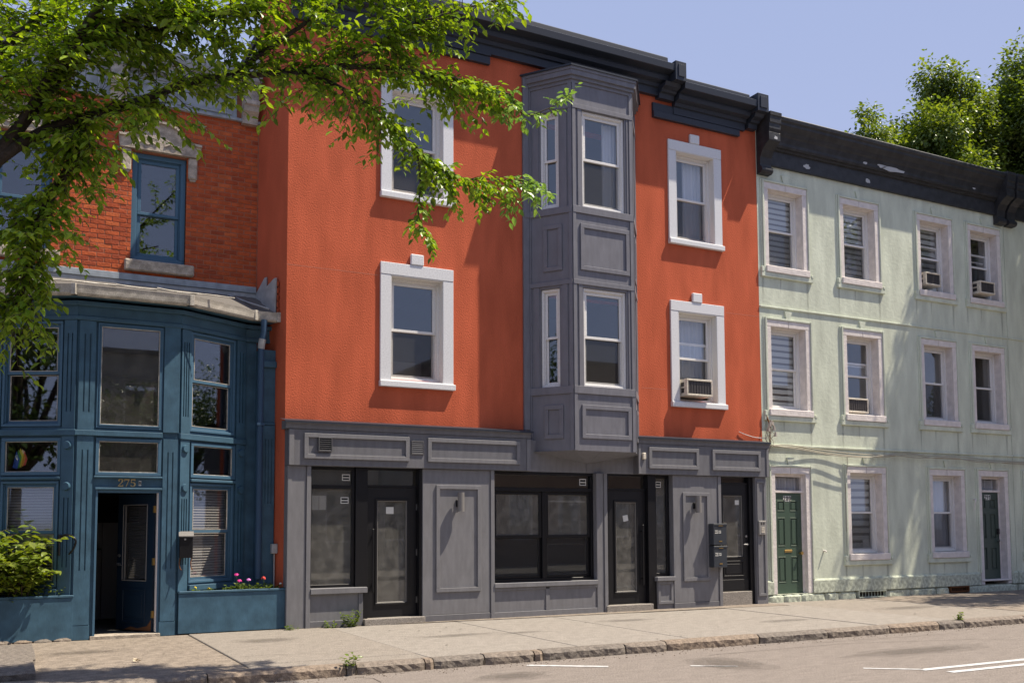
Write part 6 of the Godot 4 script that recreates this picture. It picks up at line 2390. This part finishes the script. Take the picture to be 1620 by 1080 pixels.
func weeds() -> void:
	rng.seed = 31
	for w in [[1.00, 0.26, 0.30, 14, "leafy weed sprouting at the foot of the first shop window"], [0.66, 0.27, 0.16, 8, "smaller weed left of the leafy one under the first shop window"], [0.10, 0.27, 0.14, 6, "little weed in the corner where blue planter meets grey shopfront"], [-0.34, 4.24, 0.16, 7, "weed growing in the kerb joint in front of the grey shopfront"], [9.85, 4.2, 0.14, 9, "tuft of weed in the kerb in front of the green building"]]:
		var b := Vector3(w[0], 0.0, w[1])
		var t := thing("weed", w[4], "weed", b, "weeds along the pavement")
		var wood := sn()
		var list := []
		for i in w[3]:
			var d := Vector3(rng.randf_range(-0.7, 0.7), 1.0, rng.randf_range(-0.2, 0.6))
			twig(wood, list, b + Vector3(rng.randf_range(-0.07, 0.07), -0.01, rng.randf_range(-0.02, 0.03)), d, w[2] * rng.randf_range(0.45, 1.0), 0.003, 0, 0.028, 0.62, 0.05)
		put("stems", wood, M.leaf1, t)
		scatter("foliage", t, leaf_shape(0.10, 0.065), list, [Color(0.20, 0.28, 0.045), Color(0.15, 0.22, 0.04)])
	var st := sn()
	for i in 5:
		var a := TAU * i / 5.0
		poly(st, [Vector3(-2.42, 0.006, 2.82), Vector3(-2.42 + 0.05 * cos(a), 0.012 + 0.03 * (i % 2), 2.82 + 0.05 * sin(a)), Vector3(-2.42 + 0.05 * cos(a + 1.1), 0.03, 2.82 + 0.05 * sin(a + 1.1))], Vector3.UP)
	tag(put("crumpled_litter", st, M.litter), "small crumpled brown scrap lying on the sunny pavement before the blue door", "litter")


# the other side of the street, which the windows reflect
func opposite_side() -> void:
	for k in [["low brick house across the street, behind the camera", -16.0, -2.0, 4.6, "opposite_brick"], ["pale house across the street, behind the camera", -1.9, 11.0, 7.2, "opposite_pale"], ["long brick house across the street, to the right behind the camera", 11.1, 30.0, 8.0, "opposite_brick"]]:
		var t := thing("opposite_house", k[0], "building", Vector3((k[1] + k[2]) / 2, 0, 20), "houses across the street")
		var holes := []
		var x: float = k[1] + 1.0
		while x < k[2] - 1.6:
			for y in ([1.0] if k[3] < 6 else [1.0, 4.4]):
				holes.append([x, x + 1.1, y, y + 1.9])
			x += 2.3
		XF = Transform3D(Basis(Vector3.UP, PI), Vector3(k[1] + k[2], 0, 19.5))
		var st := sn()
		slab(st, k[1], k[2], -0.1, k[3], 0.0, 0.3, holes)
		box(st, k[1], -0.1, -8, k[2], k[3] - 0.2, -7.7)
		box(st, k[1], -0.1, -7.7, k[1] + 0.3, k[3] - 0.2, -0.301)
		box(st, k[2] - 0.3, -0.1, -7.7, k[2], k[3] - 0.2, -0.301)
		put("wall", st, M[k[4]], t)
		st = sn()
		box(st, k[1], k[3] + 0.002, -8, k[2], k[3] + 0.15, 0.15)
		put("roof", st, M.roof_dark, t)
		for h in holes:
			st = sn()
			ring(st, h[0], h[1], h[2], h[3], 0.07, -0.15, -0.08)
			var w := put("window", st, M.vinyl_white, t)
			pane(w, h[0] + 0.07, h[1] - 0.07, h[2] + 0.07, h[3] - 0.07, -0.12)
		XF = Transform3D.IDENTITY
	var tones := [Color(0.075, 0.12, 0.024), Color(0.055, 0.10, 0.020)]
	round_tree("street tree on this pavement, left of the picture, mirrored in the bay", "street trees left of the picture", Vector3(-11.6, 0, 4.4), 2.6, clumps_of(41, Vector3(0, 5.6, 0), 2.2, 2.6, 1.9, 22, 0.7, 1.1), 260.0, 0.17, 41, tones)
	round_tree("tall street tree far along the opposite pavement, right of the picture", "trees across the street", Vector3(37, 0, 14.6), 3.5, clumps_of(43, Vector3(0, 7.2, 0), 3.4, 3.6, 2.0, 26, 0.9, 1.4), 160.0, 0.22, 43, tones)
	for x in [-9.0, -0.6]:
		round_tree("street tree across the road, behind the camera to the left" if x < -5 else "street tree across the road, behind the camera to the right", "trees across the street", Vector3(x, 0, 17.5), 3.0, clumps_of(31 + int(x), Vector3(0, 4.4, 0), 2.0, 1.5, 1.4, 16, 0.6, 0.9), 400.0, 0.18, 11 + int(x), tones)


func _ready() -> void:
	# camera
	var cam := Camera3D.new()
	cam.name = "Camera3D"
	add_child(cam)
	cam.position = Vector3(-3.9142, 1.5292, 14.9064)
	cam.basis = Basis(Vector3.UP, -deg_to_rad(27.8281)) * Basis(Vector3.RIGHT, deg_to_rad(4.0784)) * Basis(Vector3.BACK, deg_to_rad(-0.2545))
	cam.near = 0.1
	cam.far = 900.0
	cam.projection = Camera3D.PROJECTION_FRUSTUM
	cam.size = 0.1 * 1080.0 / 1550.0
	cam.frustum_offset = Vector2(0, 0.1 * 0.117510)
	cam.current = true
	# sky
	var env := Environment.new()
	env.background_mode = Environment.BG_SKY
	var sky := Sky.new()
	var sm := ProceduralSkyMaterial.new()
	sm.sky_top_color = Color(0.235, 0.292, 0.470).linear_to_srgb()
	sm.sky_horizon_color = Color(0.362, 0.402, 0.565).linear_to_srgb()
	sm.sky_curve = 0.22
	sm.ground_horizon_color = Color(0.30, 0.29, 0.27).linear_to_srgb()
	sm.ground_bottom_color = Color(0.15, 0.14, 0.13).linear_to_srgb()
	sm.sun_angle_max = 8.0
	sky.sky_material = sm
	env.sky = sky
	env.tonemap_mode = Environment.TONE_MAPPER_LINEAR
	env.tonemap_exposure = 1.55
	env.sdfgi_enabled = true
	env.ssao_enabled = true
	env.ssil_enabled = true
	var we := WorldEnvironment.new()
	we.name = "WorldEnvironment"
	we.environment = env
	add_child(we)
	# sun: high, far round to the right, raking along the fronts
	var sun := DirectionalLight3D.new()
	sun.name = "Sun"
	add_child(sun)
	sun.look_at_from_position(Vector3(2.05, 4.35, 1.0), Vector3.ZERO)
	sun.light_energy = 1.6
	sun.light_color = Color(1.0, 0.95, 0.87)
	sun.light_angular_distance = 0.53
	sun.shadow_enabled = true
	# the place
	materials()
	ground()
	red_building()
	green_building()
	blue_house()
	trees()
	opposite_side()
	red_extras()
	green_extras()
	planter_plants()
	weeds()
